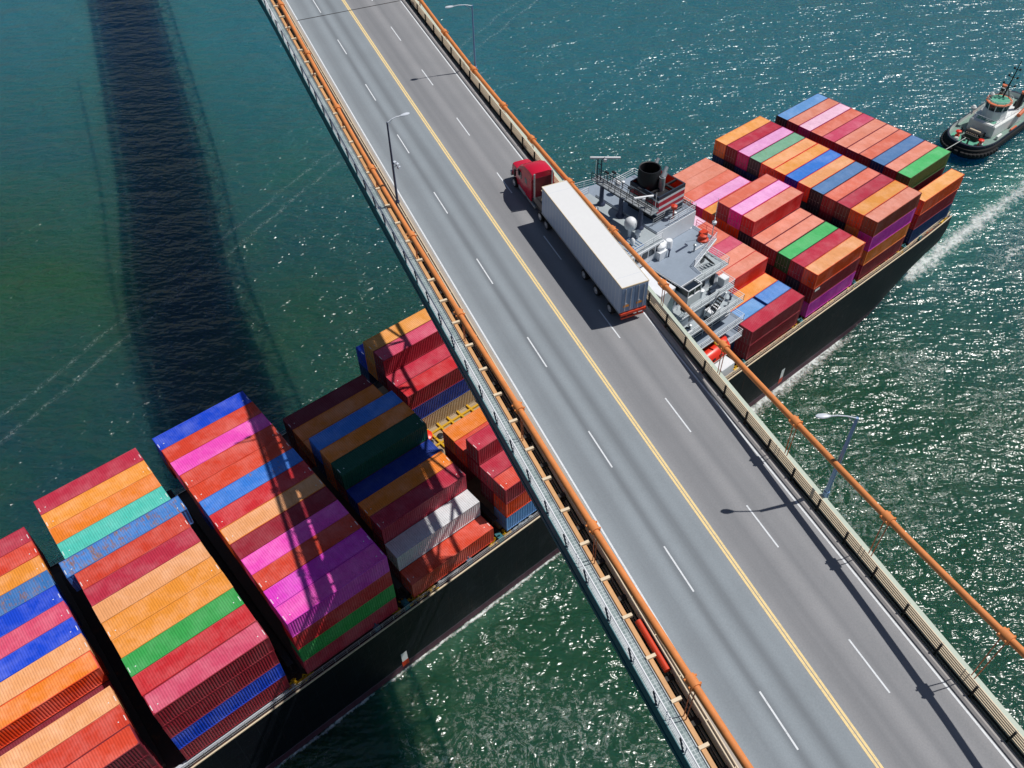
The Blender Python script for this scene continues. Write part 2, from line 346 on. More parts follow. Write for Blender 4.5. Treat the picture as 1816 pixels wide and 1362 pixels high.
def water_material():
    m, t, b = nt('sea_water'); P = geopos(t)
    s = N(t, 'ShaderNodeSeparateXYZ'); t.links.new(P, s.inputs[0]); X, Y = s.outputs[0], s.outputs[1]
    # body colour: turbid green, drifting in broad patches
    pat = noise(t, 0.018, 4, 0.6, P, 0.6)
    body = mixc(t, ramp(t, pat.outputs[0], [(0.35, 0.0), (0.65, 1.0)]), hx('1B444A'), hx('26503A'))
    nearg = math_(t, 'MULTIPLY', math_(t, 'DIVIDE', math_(t, 'SUBTRACT', 4.0, Y), 12.0, clamp=True), 0.7)
    body = mixc(t, nearg, body, hx('26523A'))
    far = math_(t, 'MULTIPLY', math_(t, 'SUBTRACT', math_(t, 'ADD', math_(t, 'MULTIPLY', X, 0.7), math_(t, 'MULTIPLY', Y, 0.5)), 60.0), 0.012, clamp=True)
    body = mixc(t, far, body, hx('2C6874'))  # distant water painted bluer for the sky it reflects
    # foam: strips alongside the hull and the stern wake, broken by noise
    w1 = noise(t, 0.35, 6, 0.7, P, 0.4); w2 = noise(t, 1.6, 6, 0.75, P, 0.5); w3 = noise(t, 0.06, 3, 0.5, P)
    def band(yc, w, x0, x1, soft=6.0, slope=0.0, wav=3.0):
        yy = math_(t, 'SUBTRACT', math_(t, 'SUBTRACT', Y, yc), math_(t, 'MULTIPLY', math_(t, 'SUBTRACT', X, x0), slope))
        yy = math_(t, 'ADD', yy, math_(t, 'MULTIPLY', math_(t, 'SUBTRACT', w1.outputs[0], 0.5), wav))
        g = math_(t, 'SUBTRACT', 1.0, math_(t, 'DIVIDE', math_(t, 'ABSOLUTE', yy), w), clamp=True)
        a = math_(t, 'DIVIDE', math_(t, 'SUBTRACT', X, x0), soft, clamp=True)
        c = math_(t, 'DIVIDE', math_(t, 'SUBTRACT', x1, X), soft, clamp=True)
        return math_(t, 'MULTIPLY', g, math_(t, 'MULTIPLY', a, c))
    f = math_(t, 'MULTIPLY', band(1.4, 3.6, 122, 215, 5, 0.0, 6.0), ramp(t, w3.outputs[0], [(0.3, 0.8), (0.6, 1.08)]))
    for a in ((-1.8, 3.4, 58, 112, 10, 0.03, 3.0), (-0.95, 0.55, 6, 44, 3, 0.0, 0.9), (-0.9, 0.5, -60, 8, 3, 0.0, 0.8),
              (-9.0, 1.0, 134, 200, 12, 0.03, 8.0), (33.9, 0.8, -20, 120, 8, 0.0, 0.8)):
        f = math_(t, 'MAXIMUM', f, band(*a))
    fm = math_(t, 'MULTIPLY', math_(t, 'SUBTRACT', math_(t, 'ADD', math_(t, 'MULTIPLY', f, 0.61), math_(t, 'MULTIPLY', w2.outputs[0], 1.25)), 0.93), 3.6, clamp=True)
    fm = math_(t, 'MULTIPLY', fm, math_(t, 'GREATER_THAN', f, 0.02))
    # loose wash streaks on the near side of the ship
    near = math_(t, 'MULTIPLY', math_(t, 'DIVIDE', math_(t, 'SUBTRACT', -1.0, Y), 6.0, clamp=True), math_(t, 'DIVIDE', math_(t, 'ADD', Y, 34.0), 14.0, clamp=True))
    ws = noise(t, 0.30, 6, 0.72, scaled(t, P, (1.0, 1.0, 1.0)), 2.2)
    wsr = ramp(t, ws.outputs[0], [(0.455, 0.0), (0.495, 1.0), (0.515, 1.0), (0.555, 0.0)])
    ln = math_(t, 'MULTIPLY', math_(t, 'MULTIPLY', wsr, near), ramp(t, w3.outputs[0], [(0.44, 0.0), (0.6, 0.62)]))
    ln = math_(t, 'MULTIPLY', ln, ramp(t, w2.outputs[0], [(0.45, 0.0), (0.62, 1.0)]))
    # two faint old wake lines on the far side
    d1 = math_(t, 'SUBTRACT', math_(t, 'SUBTRACT', Y, 78.0), math_(t, 'MULTIPLY', math_(t, 'ADD', X, 11.0), 0.40))
    d1 = math_(t, 'ADD', d1, math_(t, 'MULTIPLY', w3.outputs[0], 5.0)); 
    l1 = math_(t, 'SUBTRACT', 1.0, math_(t, 'MULTIPLY', math_(t, 'ABSOLUTE', math_(t, 'SUBTRACT', d1, 2.5)), 1.2), clamp=True)
    l2 = math_(t, 'SUBTRACT', 1.0, math_(t, 'MULTIPLY', math_(t, 'ABSOLUTE', math_(t, 'ADD', d1, 2.2)), 1.2), clamp=True)
    old = math_(t, 'MULTIPLY', math_(t, 'MAXIMUM', l1, l2), ramp(t, w2.outputs[0], [(0.46, 0.0), (0.66, 0.22)]))
    fm = math_(t, 'MAXIMUM', fm, math_(t, 'MAXIMUM', ln, old))
    # aerated green halo round the wake
    halo = math_(t, 'MULTIPLY', math_(t, 'MAXIMUM', band(3.0, 9.0, 118, 210, 12, 0.0, 4.0), band(-1.0, 3.0, 4, 40, 8, 0.0, 2.0)), 0.5)
    body = mixc(t, halo, body, hx('4C8A78'))
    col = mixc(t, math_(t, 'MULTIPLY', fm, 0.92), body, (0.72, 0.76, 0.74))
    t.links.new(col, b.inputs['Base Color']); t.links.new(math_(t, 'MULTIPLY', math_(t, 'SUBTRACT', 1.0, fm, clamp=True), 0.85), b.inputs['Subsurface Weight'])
    b.inputs['IOR'].default_value = 1.333; b.inputs['Specular IOR Level'].default_value = 0.9; b.inputs['Subsurface Weight'].default_value = 1.0; b.inputs['Subsurface Scale'].default_value = 1.0
    b.inputs['Subsurface Radius'].default_value = (10.0, 45.0, 90.0)
    t.links.new(math_(t, 'ADD', math_(t, 'MULTIPLY', fm, 0.45), 0.235), b.inputs['Roughness'])
    # waves: wind chop plus a longer swell, plus finer ripples
    a1 = noise(t, 0.13, 2, 0.5, turned(t, P, radians(31), (0.5, 1.0, 1.0)), 0.4)
    a2 = noise(t, 0.50, 1, 0.5, turned(t, P, radians(43), (0.42, 1.0, 1.0)), 0.5)
    a3 = noise(t, 1.45, 1, 0.5, turned(t, P, radians(37), (0.5, 1.0, 1.0)), 0.4)
    a4 = noise(t, 1.1, 1, 0.5, turned(t, P, radians(-20), (0.7, 1.0, 1.0)), 0.4)
    gust = ramp(t, noise(t, 0.03, 3, 0.6, P, 0.5).outputs[0], [(0.35, 0.72), (0.65, 1.35)])
    gust = math_(t, 'MULTIPLY', gust, math_(t, 'SUBTRACT', 1.0, math_(t, 'MULTIPLY', far, 0.28)))
    h = math_(t, 'ADD', math_(t, 'ADD', math_(t, 'MULTIPLY', a4.outputs[0], 0.14), math_(t, 'MULTIPLY', a1.outputs[0], 1.1)), math_(t, 'ADD', math_(t, 'MULTIPLY', math_(t, 'MULTIPLY', a2.outputs[0], gust), 0.58), math_(t, 'MULTIPLY', math_(t, 'MULTIPLY', a3.outputs[0], gust), 0.235)))
    h = math_(t, 'ADD', h, math_(t, 'MULTIPLY', fm, 0.06))
    bp = N(t, 'ShaderNodeBump'); bp.inputs['Strength'].default_value = 1.0; bp.inputs['Distance'].default_value = 1.75
    t.links.new(h, bp.inputs['Height']); t.links.new(bp.outputs[0], b.inputs['Normal'])
    return m
M['water'] = water_material()

# ------------------------------------------------------------------ water
ZW = -24.0
mb = MB(); mb.face([(-4000, -4000, ZW), (5000, -4000, ZW), (5000, 5000, ZW), (-4000, 5000, ZW)])
tag(mb.build('water', M['water']), kind='structure')

# ------------------------------------------------------------------ bridge frame of reference: s along, n across, h above the road
BD = Vector((-0.27733323, -0.96077379)); BN = Vector((0.96077379, -0.27733323))
BO = Vector((60.0, 16.0)) + BN * -22.461157
def herm(a, b, va, vb, ma, mb_, s):
    L = b - a; u = (s - a) / L
    return (2*u**3 - 3*u*u + 1)*va + (u**3 - 2*u*u + u)*L*ma + (-2*u**3 + 3*u*u)*vb + (u**3 - u*u)*L*mb_
def zd(s):
    def q(s): t = s / 60.0; return 30.096948 - 2.998129*t + 0.954966*t*t
    if s > 75: return q(75) - 0.010*(s - 75) - 0.00012*(s - 75)**2
    if s >= -42: return q(s)
    if s >= -100: return herm(-100, -42, 27.4, q(-42), 0.055, -0.072, s)
    return 27.4 + 0.055*(s + 100)
def BP(s, n, h=0.0):
    p = BO + BD*s + BN*n; return Vector((p.x, p.y, zd(s) + h))
def BT(p): return BP(p[0], p[1], p[2])
S0, S1 = -300.0, 170.0
def srange(a, b, step=4.0):
    k = max(1, int(math.ceil((b - a) / step))); return [a + (b - a)*i/k for i in range(k + 1)]
def sweep(mb, poly, a, b, step=5.0, mi=None):
    mb.loft([[BP(s, n, h) for n, h in poly] for s in srange(a, b, step)], mi=mi)
def rect(n0, n1, h0, h1): return [(n0, h0), (n1, h0), (n1, h1), (n0, h1)]
def with_uv(o, fn):
    me = o.data; l = me.uv_layers.new(name='lane')
    for i, lp in enumerate(me.loops):
        v = me.vertices[lp.vertex_index].co; l.data[i].uv = fn(v)
def lane_uv(v):
    d = Vector((v.x, v.y)) - BO; return (d.dot(BN), d.dot(BD))

# road surface + markings
mb = MB(); ss = srange(S0, S1, 4.0)
for a, b in zip(ss, ss[1:]): mb.face([BP(a, -7.15, 0), BP(a, 7.15, 0), BP(b, 7.15, 0), BP(b, -7.15, 0)])
road = mb.build('road', M['road']); with_uv(road, lane_uv); tag(road, kind='structure')
def flat_strip(mb, n0, n1, a, b, h=0.006, step=4.0):
    ss = srange(a, b, step)
    for p, q in zip(ss, ss[1:]): mb.face([BP(p, n0, h), BP(p, n1, h), BP(q, n1, h), BP(q, n0, h)])
for nc in (-6.98, 6.98):
    mb = MB(); flat_strip(mb, nc - .07, nc + .07, S0, S1); mb.build('edge_line', M['lanewhite'], road)
for nc in (-.115, .115):
    mb = MB(); flat_strip(mb, nc - .085, nc + .085, S0, S1); mb.build('centre_line', M['laneyellow'], road)
for st, nc in ((-36.5, -3.68), (-37.0, 3.53)):
    for k in range(-3, 13):
        a = st + 11.36*k
        if a > 95: continue
        mb = MB(); flat_strip(mb, nc - .06, nc + .06, a, a + 3.85, 0.006, 4.0); mb.build('lane_dash', M['lanewhite'], road)

# ------------------------------------------------------------------ the bridge
bridge = thing('suspension_bridge', (0, 0, 0), 'suspension road bridge with orange cables crossing high above the container ship', 'bridge')
mb = MB(); sweep(mb, rect(-7.15, 7.15, -0.55, -0.012), S0, S1); mb.build('deck_slab', M['darksteel'], bridge)
# kerbs
mb = MB(); sweep(mb, [(-7.85, -.5), (-7.152, -.5), (-7.152, .12), (-7.25, .2), (-7.85, .2)], S0, S1)
mb.build('kerb', M['cream'], bridge)
mb = MB(); sweep(mb, [(7.152, -.5), (7.55, -.5), (7.55, .2), (7.3, .2), (7.152, .1)], S0, S1); mb.build('kerb', M['concrete'], bridge)
mb = MB()
for n in (-7.82, -7.6): sweep(mb, rect(n - .035, n + .035, .28, .38), -60, 90)
for s in srange(-60, 90, 3.05): mb.tube(BP(s, -7.71, .15), BP(s, -7.71, .36), .05, 4)
mb.build('guard_rail', M['beigerail'], bridge)
# floor beams and outriggers
for side, na, nb in ((-1, -8.62, -7.80), (1, 7.5, 8.0)):
    pass
fb = MB()
for k in range(-88, 42):
    s = 18.3 + 3.05*k
    fb.loft([[BP(s - .12, n, h) for n, h in rect(-7.5, 7.3, -1.25, -.6)], [BP(s + .12, n, h) for n, h in rect(-7.5, 7.3, -1.25, -.6)]])
o = fb.build('floor_beams', M['darksteel'], bridge); o['kind'] = 'stuff'
for k in range(-24, 25):
    s = 18.35 + 3.05*k
    m_ = MB(); m_.loft([[BP(s - .11, n, h) for n, h in rect(-8.98, -8.28, -.12, .12)], [BP(s + .11, n, h) for n, h in rect(-8.98, -8.28, -.12, .12)]])
    m_.build('crossbeam', M['beigerail'], bridge)
# truss chords
for sg in (-1, 1):
    c = -8.68 if sg < 0 else 8.95
    m_ = MB(); sweep(m_, rect(c - .15, c + .15, -.40, -.08), S0, S1); m_.build('top_chord', M['orangesteel'], bridge)
    m_ = MB(); sweep(m_, rect(c - .19, c + .19, -5.3, -4.85), S0, S1); m_.build('bottom_chord', M['tealsteel'], bridge)
    m_ = MB(); P0 = 5.82
    k0, k1 = int((S0 - P0) / 5.95) + 1, int((S1 - P0) / 5.95) - 1
    for k in range(k0, k1):
        a = P0 + 5.95*k; b = a + 5.95
        m_.tube(BP(a, c, -.6), BP(a, c, -4.9), .15, 4)
        if k % 2 == 0: m_.tube(BP(a, c, -.5), BP(b, c, -4.95), .19, 4)
        else: m_.tube(BP(a, c, -4.95), BP(b, c, -.5), .19, 4)
    o = m_.build('truss_web', M['tealsteel'], bridge)
m_ = MB()
for k in range(k0, k1):
    a = P0 + 5.95*k
    m_.tube(BP(a, -8.7, -5.05), BP(a, 8.95, -5.05), .16, 4)
    if k % 2: m_.tube(BP(a, -8.7, -5.05), BP(a + 5.95, 8.95, -5.05), .10, 4)
    else: m_.tube(BP(a, 8.95, -5.05), BP(a + 5.95, -8.7, -5.05), .10, 4)
m_.build('wind_bracing', M['darksteel'], bridge)
# near (left) utility gap: pipes and an added dark sheet below
m_ = MB()
for n, h, r in ((-8.06, -.95, .07), (-7.92, -.8, .08), (-7.8, -1.0, .05)):
    m_.path([BP(s, n, h) for s in srange(-70, 100, 6)], r, 6)
m_.build('utility_pipes', M['rod'], bridge)
m_ = MB(); sweep(m_, rect(-8.16, -7.45, -1.27, -1.21), S0, S1); m_.build('gap_dark_sheet', M['darksteel'], bridge)  # sheet added to keep the gap dark while sunlight still passes
for k in range(-19, 22):
    s = 19.9 + 3.05*k; m_ = MB()
    m_.loft([[BP(s - .16, n, h) for n, h in rect(-8.6, -7.86, -.5, -.3)], [BP(s + .16, n, h) for n, h in rect(-8.6, -7.86, -.5, -.3)]])
    m_.build('gap_bracket', M['darksteel'], bridge)
for k in range(-8, 14):
    s = 5.82 + 5.95*k
    for a, b in ((-9.9, -7.3), (7.3, 9.25)):
        m_ = MB(); m_.loft([[BP(s - .12, n, h) for n, h in rect(a, b, -1.1, -.62)], [BP(s + .12, n, h) for n, h in rect(a, b, -1.1, -.62)]]); m_.build('outrigger', M['darksteel'], bridge)
m_ = MB(); m_.path([BP(s, -8.12, -.02) for s in (58.55, 59.8, 61, 62.25)], .23, 12); o = m_.build('expansion_pipe', M['redorange'], bridge, smooth=True)
o['label'] = 'thick bright red pipe lying in the gap beside the left cable'
# near walkway
m_ = MB(); ss = srange(S0, S1, 4)
for a, b in zip(ss, ss[1:]): m_.face([BP(a, -9.92, -.02), BP(a, -9.02, -.02), BP(b, -9.02, -.02), BP(b, -9.92, -.02)])
wk = m_.build('walkway', M['grating'], bridge); with_uv(wk, lane_uv)
m_ = MB(); sweep(m_, rect(-9.99, -9.93, -.9, .06), S0, S1); m_.build('fascia', M['tealsteel'], bridge)
m_ = MB(); sweep(m_, rect(-9.02, -8.96, -.3, .05), S0, S1); m_.build('walkway_edge', M['steel'], bridge)
def railing_run(name, n, hs, top, mat, a, b, post, pr=.045, lr=.03, topr=.05, lean=0.0):
    m_ = MB(); pts = srange(a, b, post)
    for s in pts: m_.tube(BP(s, n, -.05), BP(s, n, top), pr, 4)
    o = m_.build('railing_posts', mat, bridge)
    m_ = MB()
    for h in hs: m_.path([BP(s, n, h) for s in srange(a, b, 6)], lr, 5)
    m_.path([BP(s, n, top) for s in srange(a, b, 6)], topr, 6)
    return m_.build(name, mat, bridge)
railing_run('outer_railing', -9.88, (.3, .55, .8), 1.1, M['white'], 18.3 - 3.05*26, 18.3 + 3.05*24, 3.05, .05, .022, .06)
m_ = MB()
for k in range(-26, 25):
    s = 18.3 + 3.05*k - .15
    m_.tube(BP(s, -9.9, .05), BP(s - .5, -9.93, 1.0), .075, 5)
m_.build('railing_brackets', M['navy'], bridge)
# far (right) side: gap, five-bar railing, pale walkway
m_ = MB()
for n, h, r in ((8.0, -.42, .04), (8.2, -.6, .05), (8.35, -.75, .04)):
    m_.path([BP(s, n, h) for s in srange(-70, 100, 6)], r, 6)
m_.build('utility_pipes', M['rod'], bridge)
for j, h in enumerate((.16, .38, .60, .82, 1.04)):
    m_ = MB(); sweep(m_, rect(8.0, 8.07, h, h + .135), S0, S1, 6); m_.build('rail_bar', M['beigerail'], bridge)
for k in range(-28, 24):
    s = 44.21 + 3.0*(k - 0)
    if s > 100: continue
    m_ = MB(); m_.loft([[BP(s - .06, n, h) for n, h in rect(7.9, 8.1, -.3, 1.16)], [BP(s + .06, n, h) for n, h in rect(7.9, 8.1, -.3, 1.16)]])
    m_.build('rail_post', M['darksteel'], bridge)
m_ = MB(); sweep(m_, rect(8.1, 8.7, -.9, -.85), S0, S1); m_.build('gap_dark_sheet', M['darksteel'], bridge)  # added dark sheet closes the view down, clear of the sunlight
m_ = MB(); sweep(m_, rect(8.12, 9.2, -.06, .0), S0, S1); m_.build('walkway', M['palemint'], bridge)
# main cables
def interp(tab, s):
    if s <= tab[0][0]: return tab[0][1] + (s - tab[0][0]) * (tab[1][1]-tab[0][1])/(tab[1][0]-tab[0][0]) * 1.0
    for i in range(len(tab) - 1):
        (a, va), (b, vb) = tab[i], tab[i + 1]
        if a <= s <= b:
            ma = (vb - va)/(b - a) if i == 0 else (vb - tab[i-1][1])/(b - tab[i-1][0])
            mb_ = (vb - va)/(b - a) if i == len(tab) - 2 else (tab[i+2][1] - va)/(tab[i+2][0] - a)
            return herm(a, b, va, vb, ma, mb_, s)
    return tab[-1][1] + (s - tab[-1][0]) * 0.17
RC = [(-60, 2.0), (-30, .75), (-11, .35), (8, .72), (24, 1.45), (33, 2.05), (42, 2.8), (51, 3.4), (62, 4.15), (68, 4.75), (72, 5.2)]
LC = [(-60, 5.0), (-30, 3.2), (-19.8, 2.8), (5.8, 2.25), (29.7, 3.05), (41.6, 3.75), (53.4, 4.25), (65.2, 5.1), (71, 5.6)]
def cable(n, tab, hangers, clampn, cr=.235):
    pts = [BP(s, n, interp(tab, s)) for s in srange(-150, 120, 2.5)]
    m_ = MB(); k = 14; rings = []
    for i, p in enumerate(pts):
        d = (pts[min(i+1, len(pts)-1)] - pts[max(i-1, 0)]).normalized(); u = Vector((BN.x, BN.y, 0)); w = d.cross(u).normalized()
        rings.append([p + (u*cos(2*pi*j/k) + w*sin(2*pi*j/k))*cr for j in range(k)])
    m_.loft(rings); cb = m_.build('main_cable', M['orangecable'], bridge, smooth=True)
    for s in hangers:
        h = interp(tab, s); m_ = MB(); m_.tube(BP(s - .38, n, interp(tab, s-.38)), BP(s + .38, n, interp(tab, s+.38)), .35, 14)
        for ds in (-.25, .25): m_.tube(BP(s + ds, n - .42, h + .1), BP(s + ds, n + .42, h + .1), .07, 5)
        m_.build('cable_band', M['orangecable'], cb, smooth=True)
        m_ = MB()
        for ds in (-.2, .2): m_.tube(BP(s + ds, n + clampn, h - .1), BP(s + ds*.6, n + clampn*1.2, -.3), .036, 6)
        m_.tube(BP(s - .3, n + clampn*1.2, -.2), BP(s + .3, n + clampn*1.2, -.2), .12, 6)
        m_.build('hanger', M['rustyorange'], bridge)
RC = [(a, b + .38) for a, b in RC]
cable(8.78, RC, [-29.5, -20, -10.5, -1.8, 5.8, 14.8, 23.8, 32.9, 42.0, 51.2, 60.8, 70.4, 80, 89.5], .12)
cable(-9.0, LC, [-41.7, -29.9, -18.0, -6.1, 5.82, 17.8, 29.73, 41.6, 53.42, 65.22, 77.1, 89], .25, .24)
# small expansion-joint plate line
m_ = MB(); flat_strip(m_, -7.1, 7.1, -31.9, -31.75, .009); m_.build('expansion_joint', M['darksteel'], bridge)

# ------------------------------------------------------------------ street lamps
def street_lamp(s, n, H, arm, label, mat, extra=None, yaw=0.0, pr=.13):
    base = BP(s, n, 0); t = thing('street_lamp', base, label, 'street lamp', 'street lamps along the bridge')
    m_ = MB(); m_.tube(base + Vector((0, 0, -.3)), base + Vector((0, 0, H)), pr, 10, pr*.62); m_.build('pole', mat, t, smooth=True)
    m_ = MB(); m_.tube(base + Vector((0, 0, -.45)), base + Vector((0, 0, .55)), .22, 10); m_.build('base_box', mat, t)
    d2 = BN*(cos(yaw)) + BD*(sin(yaw)); d = Vector((d2.x, d2.y, 0)) * (1 if arm > 0 else -1); L = abs(arm)
    top = base + Vector((0, 0, H - .05))
    m_ = MB(); pts = [top, top + d*L*.35 + Vector((0,0,.22)), top + d*L*.7 + Vector((0,0,.30)), top + d*L*.95 + Vector((0,0,.26))]
    m_.path(pts, .05, 6); m_.path([top - Vector((0,0,.45)), pts[1] - Vector((0,0,.05))], .035, 5); m_.build('arm', M['lamphead'], t)
    e = pts[-1]; m_ = MB(); w = Vector((-d.y, d.x, 0)); rings = []
    for u, r, hh in ((0, .06, .05), (.2, .15, .1), (.5, .22, .12), (.8, .2, .1), (.98, .08, .05)):
        c = e + d*u
        rings.append([c + w*r*cos(2*pi*j/10) + Vector((0, 0, hh*sin(2*pi*j/10))) for j in range(10)])
    m_.loft(rings); m_.build('lamp_head', M['lamphead'], t, smooth=True)
    if extra:
        m_ = MB()
        for k, (a, b_) in enumerate(((.25, .5), (.5, .2), (.62, -.15))):
            c = base + Vector((0, 0, H*.47 + b_)) + d*a; m_.box((c.x-.14, c.y-.14, c.z-.12), (c.x+.14, c.y+.14, c.z+.12))
        m_.tube(base + Vector((0,0,H*.47)), base + Vector((0,0,H*.47 + .2)) + d*.6, .04, 5)
        m_.build('floodlight', M['lamphead'], t)
    return t
street_lamp(9.55, -7.75, 9.15, 1.45, 'slate street lamp with small white floodlight, standing beside the left white edge line', M['lampdark'], True, yaw=-.15)
street_lamp(-11.5, 9.35, 7.8, -2.3, 'pale street lamp farthest up the right side, near the top edge', M['lamp'], yaw=0.1)
street_lamp(55.5, 9.25, 8.55, -1.9, 'blue street lamp on the right side crossing in front of the orange cable', M['lamp'], yaw=.42, pr=.18)

# ------------------------------------------------------------------ truck on the bridge (local frame s,n,h)
def TB(): m_ = MB(); m_.T = BT; return m_
truck = thing('semi_truck', BP(20, 5.5, 0), 'red sleeper-cab truck pulling a long plain white box trailer across the bridge', 'truck')
NA, NB = 4.2, 6.8
m_ = TB(); m_.box((17.9, NA, 1.25), (33.5, NB, 4.02)); tb = m_.build('trailer_box', M['trailershade'], truck, bevel=.04)
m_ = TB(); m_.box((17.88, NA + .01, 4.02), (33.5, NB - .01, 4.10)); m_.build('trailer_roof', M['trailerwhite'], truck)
m_ = TB()
for i in range(1, 13): m_.box((17.9 + i*1.2 - .015, NA + .05, 4.1), (17.9 + i*1.2 + .015, NB - .05, 4.106))
m_.build('roof_seam', M['lamphead'], truck)
m_ = TB()
for i in range(1, 26): m_.box((17.9 + i*.61 - .012, NA - .006, 1.3), (17.9 + i*.61 + .012, NA, 3.98))
m_.build('panel_seam', M['trailerwhite'], truck)
m_ = TB(); m_.box((17.95, NA - .03, 1.16), (33.45, NA + .05, 1.3)); m_.build('side_rail', M['steel'], truck)
m_ = TB()
for n in (NA - .02, NB - .03): m_.box((17.9, n, 4.0), (33.5, n + .05, 4.12))
m_.box((33.48, NA, 4.0), (33.55, NB, 4.12)); m_.box((17.86, NA, 4.0), (17.92, NB, 4.12)); m_.build('top_rail', M['beigerail'], truck)
for a, b in ((NA + .06, 5.48), (5.52, NB - .06)):
    m_ = TB(); m_.box((33.5, a, 1.42), (33.57, b, 3.95))
    dr = m_.build('rear_door', paint('rear_door_shade_blue', hx('7E94B4'), .4, wear=.3, scale=1.0, dark=.7), truck)  # doors painted in the bluish tone of their shaded face
    m_ = TB()
    for f in (.28, .72):
        c = a + (b - a)*f; m_.tube((33.60, c, 1.5), (33.60, c, 3.9), .03, 5)
    m_.box((33.57, a + .35, 2.2), (33.60, a + .55, 2.32)); m_.build('lock_rod', M['rim'], dr)
    m_ = TB()
    m_.box((33.575, a + .2, 1.9), (33.60, a + .75, 2.12)); m_.build('orange_decal', M['amber'], dr)
m_ = TB(); m_.box((33.3, NA + .05, 1.0), (33.66, NB - .05, 1.25)); m_.box((33.45, NA + .2, .5), (33.55, NB - .2, .66))
m_.box((33.4, NA + .7, .6), (33.5, NA + .8, 1.05)); m_.box((33.4, NB - .8, .6), (33.5, NB - .7, 1.05)); m_.build('rear_bumper', M['redorange'], truck)
m_ = TB(); m_.box((13.0, 5.0, .75), (33.4, 6.0, 1.1)); m_.box((25.8, NA + .2, .85), (33.2, NB - .2, 1.22)); m_.box((15.3, NA + .15, .9), (18.8, NB - .15, 1.15))
m_.build('chassis', M['black'], truck)
m_ = TB()
for n in (4.75, 6.15): m_.tube((21.0, n, .1), (21.0, n, 1.3), .06, 6)
m_.build('landing_gear', M['rustyorange'], truck)
def wheel(s, n, r=.52, w=.5):
    m_ = MB(); c = BP(s, n, r); ax = Vector((BN.x, BN.y, 0)); fw = Vector((BD.x, BD.y, 0)); up = Vector((0, 0, 1))
    rings = []
    for rr, off in ((r*.72, -w/2), (r*.96, -w/2 + .03), (r, -w/4), (r, w/4), (r*.96, w/2 - .03), (r*.72, w/2)):
        rings.append([c + ax*off + (fw*cos(2*pi*j/18) + up*sin(2*pi*j/18))*rr for j in range(18)])
    m_.loft(rings); wl = m_.build('wheel', M['tyre'], truck, smooth=True)
    m_ = MB(); sg = -1 if n < 5.5 else 1; rings = []
    for rr, off in ((r*.66, w/2 + .01), (r*.5, w/2 - .04), (r*.3, w/2 + .0), (r*.16, w/2 + .05), (r*.1, w/2 + .06)):
        rings.append([c + ax*off*sg + (fw*cos(2*pi*j/14) + up*sin(2*pi*j/14))*rr for j in range(14)])
    m_.loft(rings); m_.build('rim', M['rim'], wl, smooth=True)
for s in (11.45, 17.6, 19.0, 26.95, 29.3, 31.85):
    for n in (NA + .2, NB - .2): wheel(s, n)
def cab_ring(s, w, h0, h1, r=.22, c=5.5):
    return [(s, c-w, h0), (s, c+w, h0), (s, c+w, h1-r*1.4), (s, c+w-r*.35, h1-r*.45), (s, c+w-r*1.3, h1), (s, c-w+r*1.3, h1), (s, c-w+r*.35, h1-r*.45), (s, c-w, h1-r*1.4)]
m_ = TB(); m_.loft([cab_ring(9.95, .80, .8, 1.75), cab_ring(10.15, .95, .7, 1.98), cab_ring(11.6, 1.05, .7, 2.22)]); m_.build('hood', M['truckred'], truck, smooth=True)
m_ = TB(); m_.loft([cab_ring(11.6, 1.15, .75, 2.25), cab_ring(11.95, 1.18, .75, 2.65), cab_ring(12.35, 1.2, .75, 3.05), cab_ring(12.9, 1.22, .75, 3.45, .3), cab_ring(13.5, 1.24, .75, 3.78, .35), cab_ring(14.6, 1.24, .75, 3.92, .4), cab_ring(15.35, 1.24, .75, 3.88, .4)])
cabo = m_.build('cab', M['truckred'], truck, smooth=True)
m_ = TB(); m_.loft([[(11.66, 4.5, 2.28), (11.66, 6.5, 2.28), (11.72, 6.5, 2.24), (11.72, 4.5, 2.24)], [(12.22, 4.55, 2.98), (12.22, 6.45, 2.98), (12.28, 6.45, 2.9), (12.28, 4.55, 2.9)]]); m_.build('windscreen', M['glass'], cabo)
for n in (4.245, 6.705):
    m_ = TB(); m_.prism([(12.25, n), (13.1, n), (13.1, n + .05), (12.25, n + .05)], 1.95, 2.65); m_.build('side_window', M['glass'], cabo)
    m_ = TB(); m_.prism([(13.85, n), (14.4, n), (14.4, n + .05), (13.85, n + .05)], 2.1, 2.7); m_.build('sleeper_window', M['glass'], cabo)
for sg in (-1, 1):
    n = 5.5 + sg*1.5; m_ = TB(); m_.box((11.95, n - .1, 1.75), (12.12, n + .1, 2.5)); m_.tube((12.2, 5.5 + sg*1.2, 2.4), (12.05, n, 2.4), .03, 4); m_.build('mirror', M['black'], cabo)
    n = 5.5 + sg*1.12
    m_ = TB(); m_.box((12.3, n - .14, .45), (14.1, n + .14, .95)); m_.build('fuel_tank', M['rim'], truck, bevel=.08)
    m_ = TB(); m_.box((14.3, n - .12, .5), (16.2, n + .12, .8)); m_.build('side_step', M['steel'], truck)
    m_ = TB(); m_.tube((15.5, 5.5 + sg*.95, 1.1), (15.5, 5.5 + sg*.95, 3.9), .08, 8); m_.build('exhaust_stack', M['rim'], truck)
m_ = TB(); m_.box((15.36, 4.4, 1.0), (15.39, 6.6, 3.3)); m_.build('cab_rear_panel', paint('cab_rear_dark_red', hx('6A1424'), .5), cabo)
m_ = TB(); m_.box((16.2, 5.0, 1.1), (17.3, 6.0, 1.45)); m_.tube((15.5, 5.3, 1.9), (17.8, 5.2, 1.6), .03, 5); m_.build('fifth_wheel', M['beigerail'], truck)
m_ = TB(); m_.box((9.85, 4.45, .45), (10.1, 6.55, .95)); m_.build('front_bumper', M['rim'], truck)
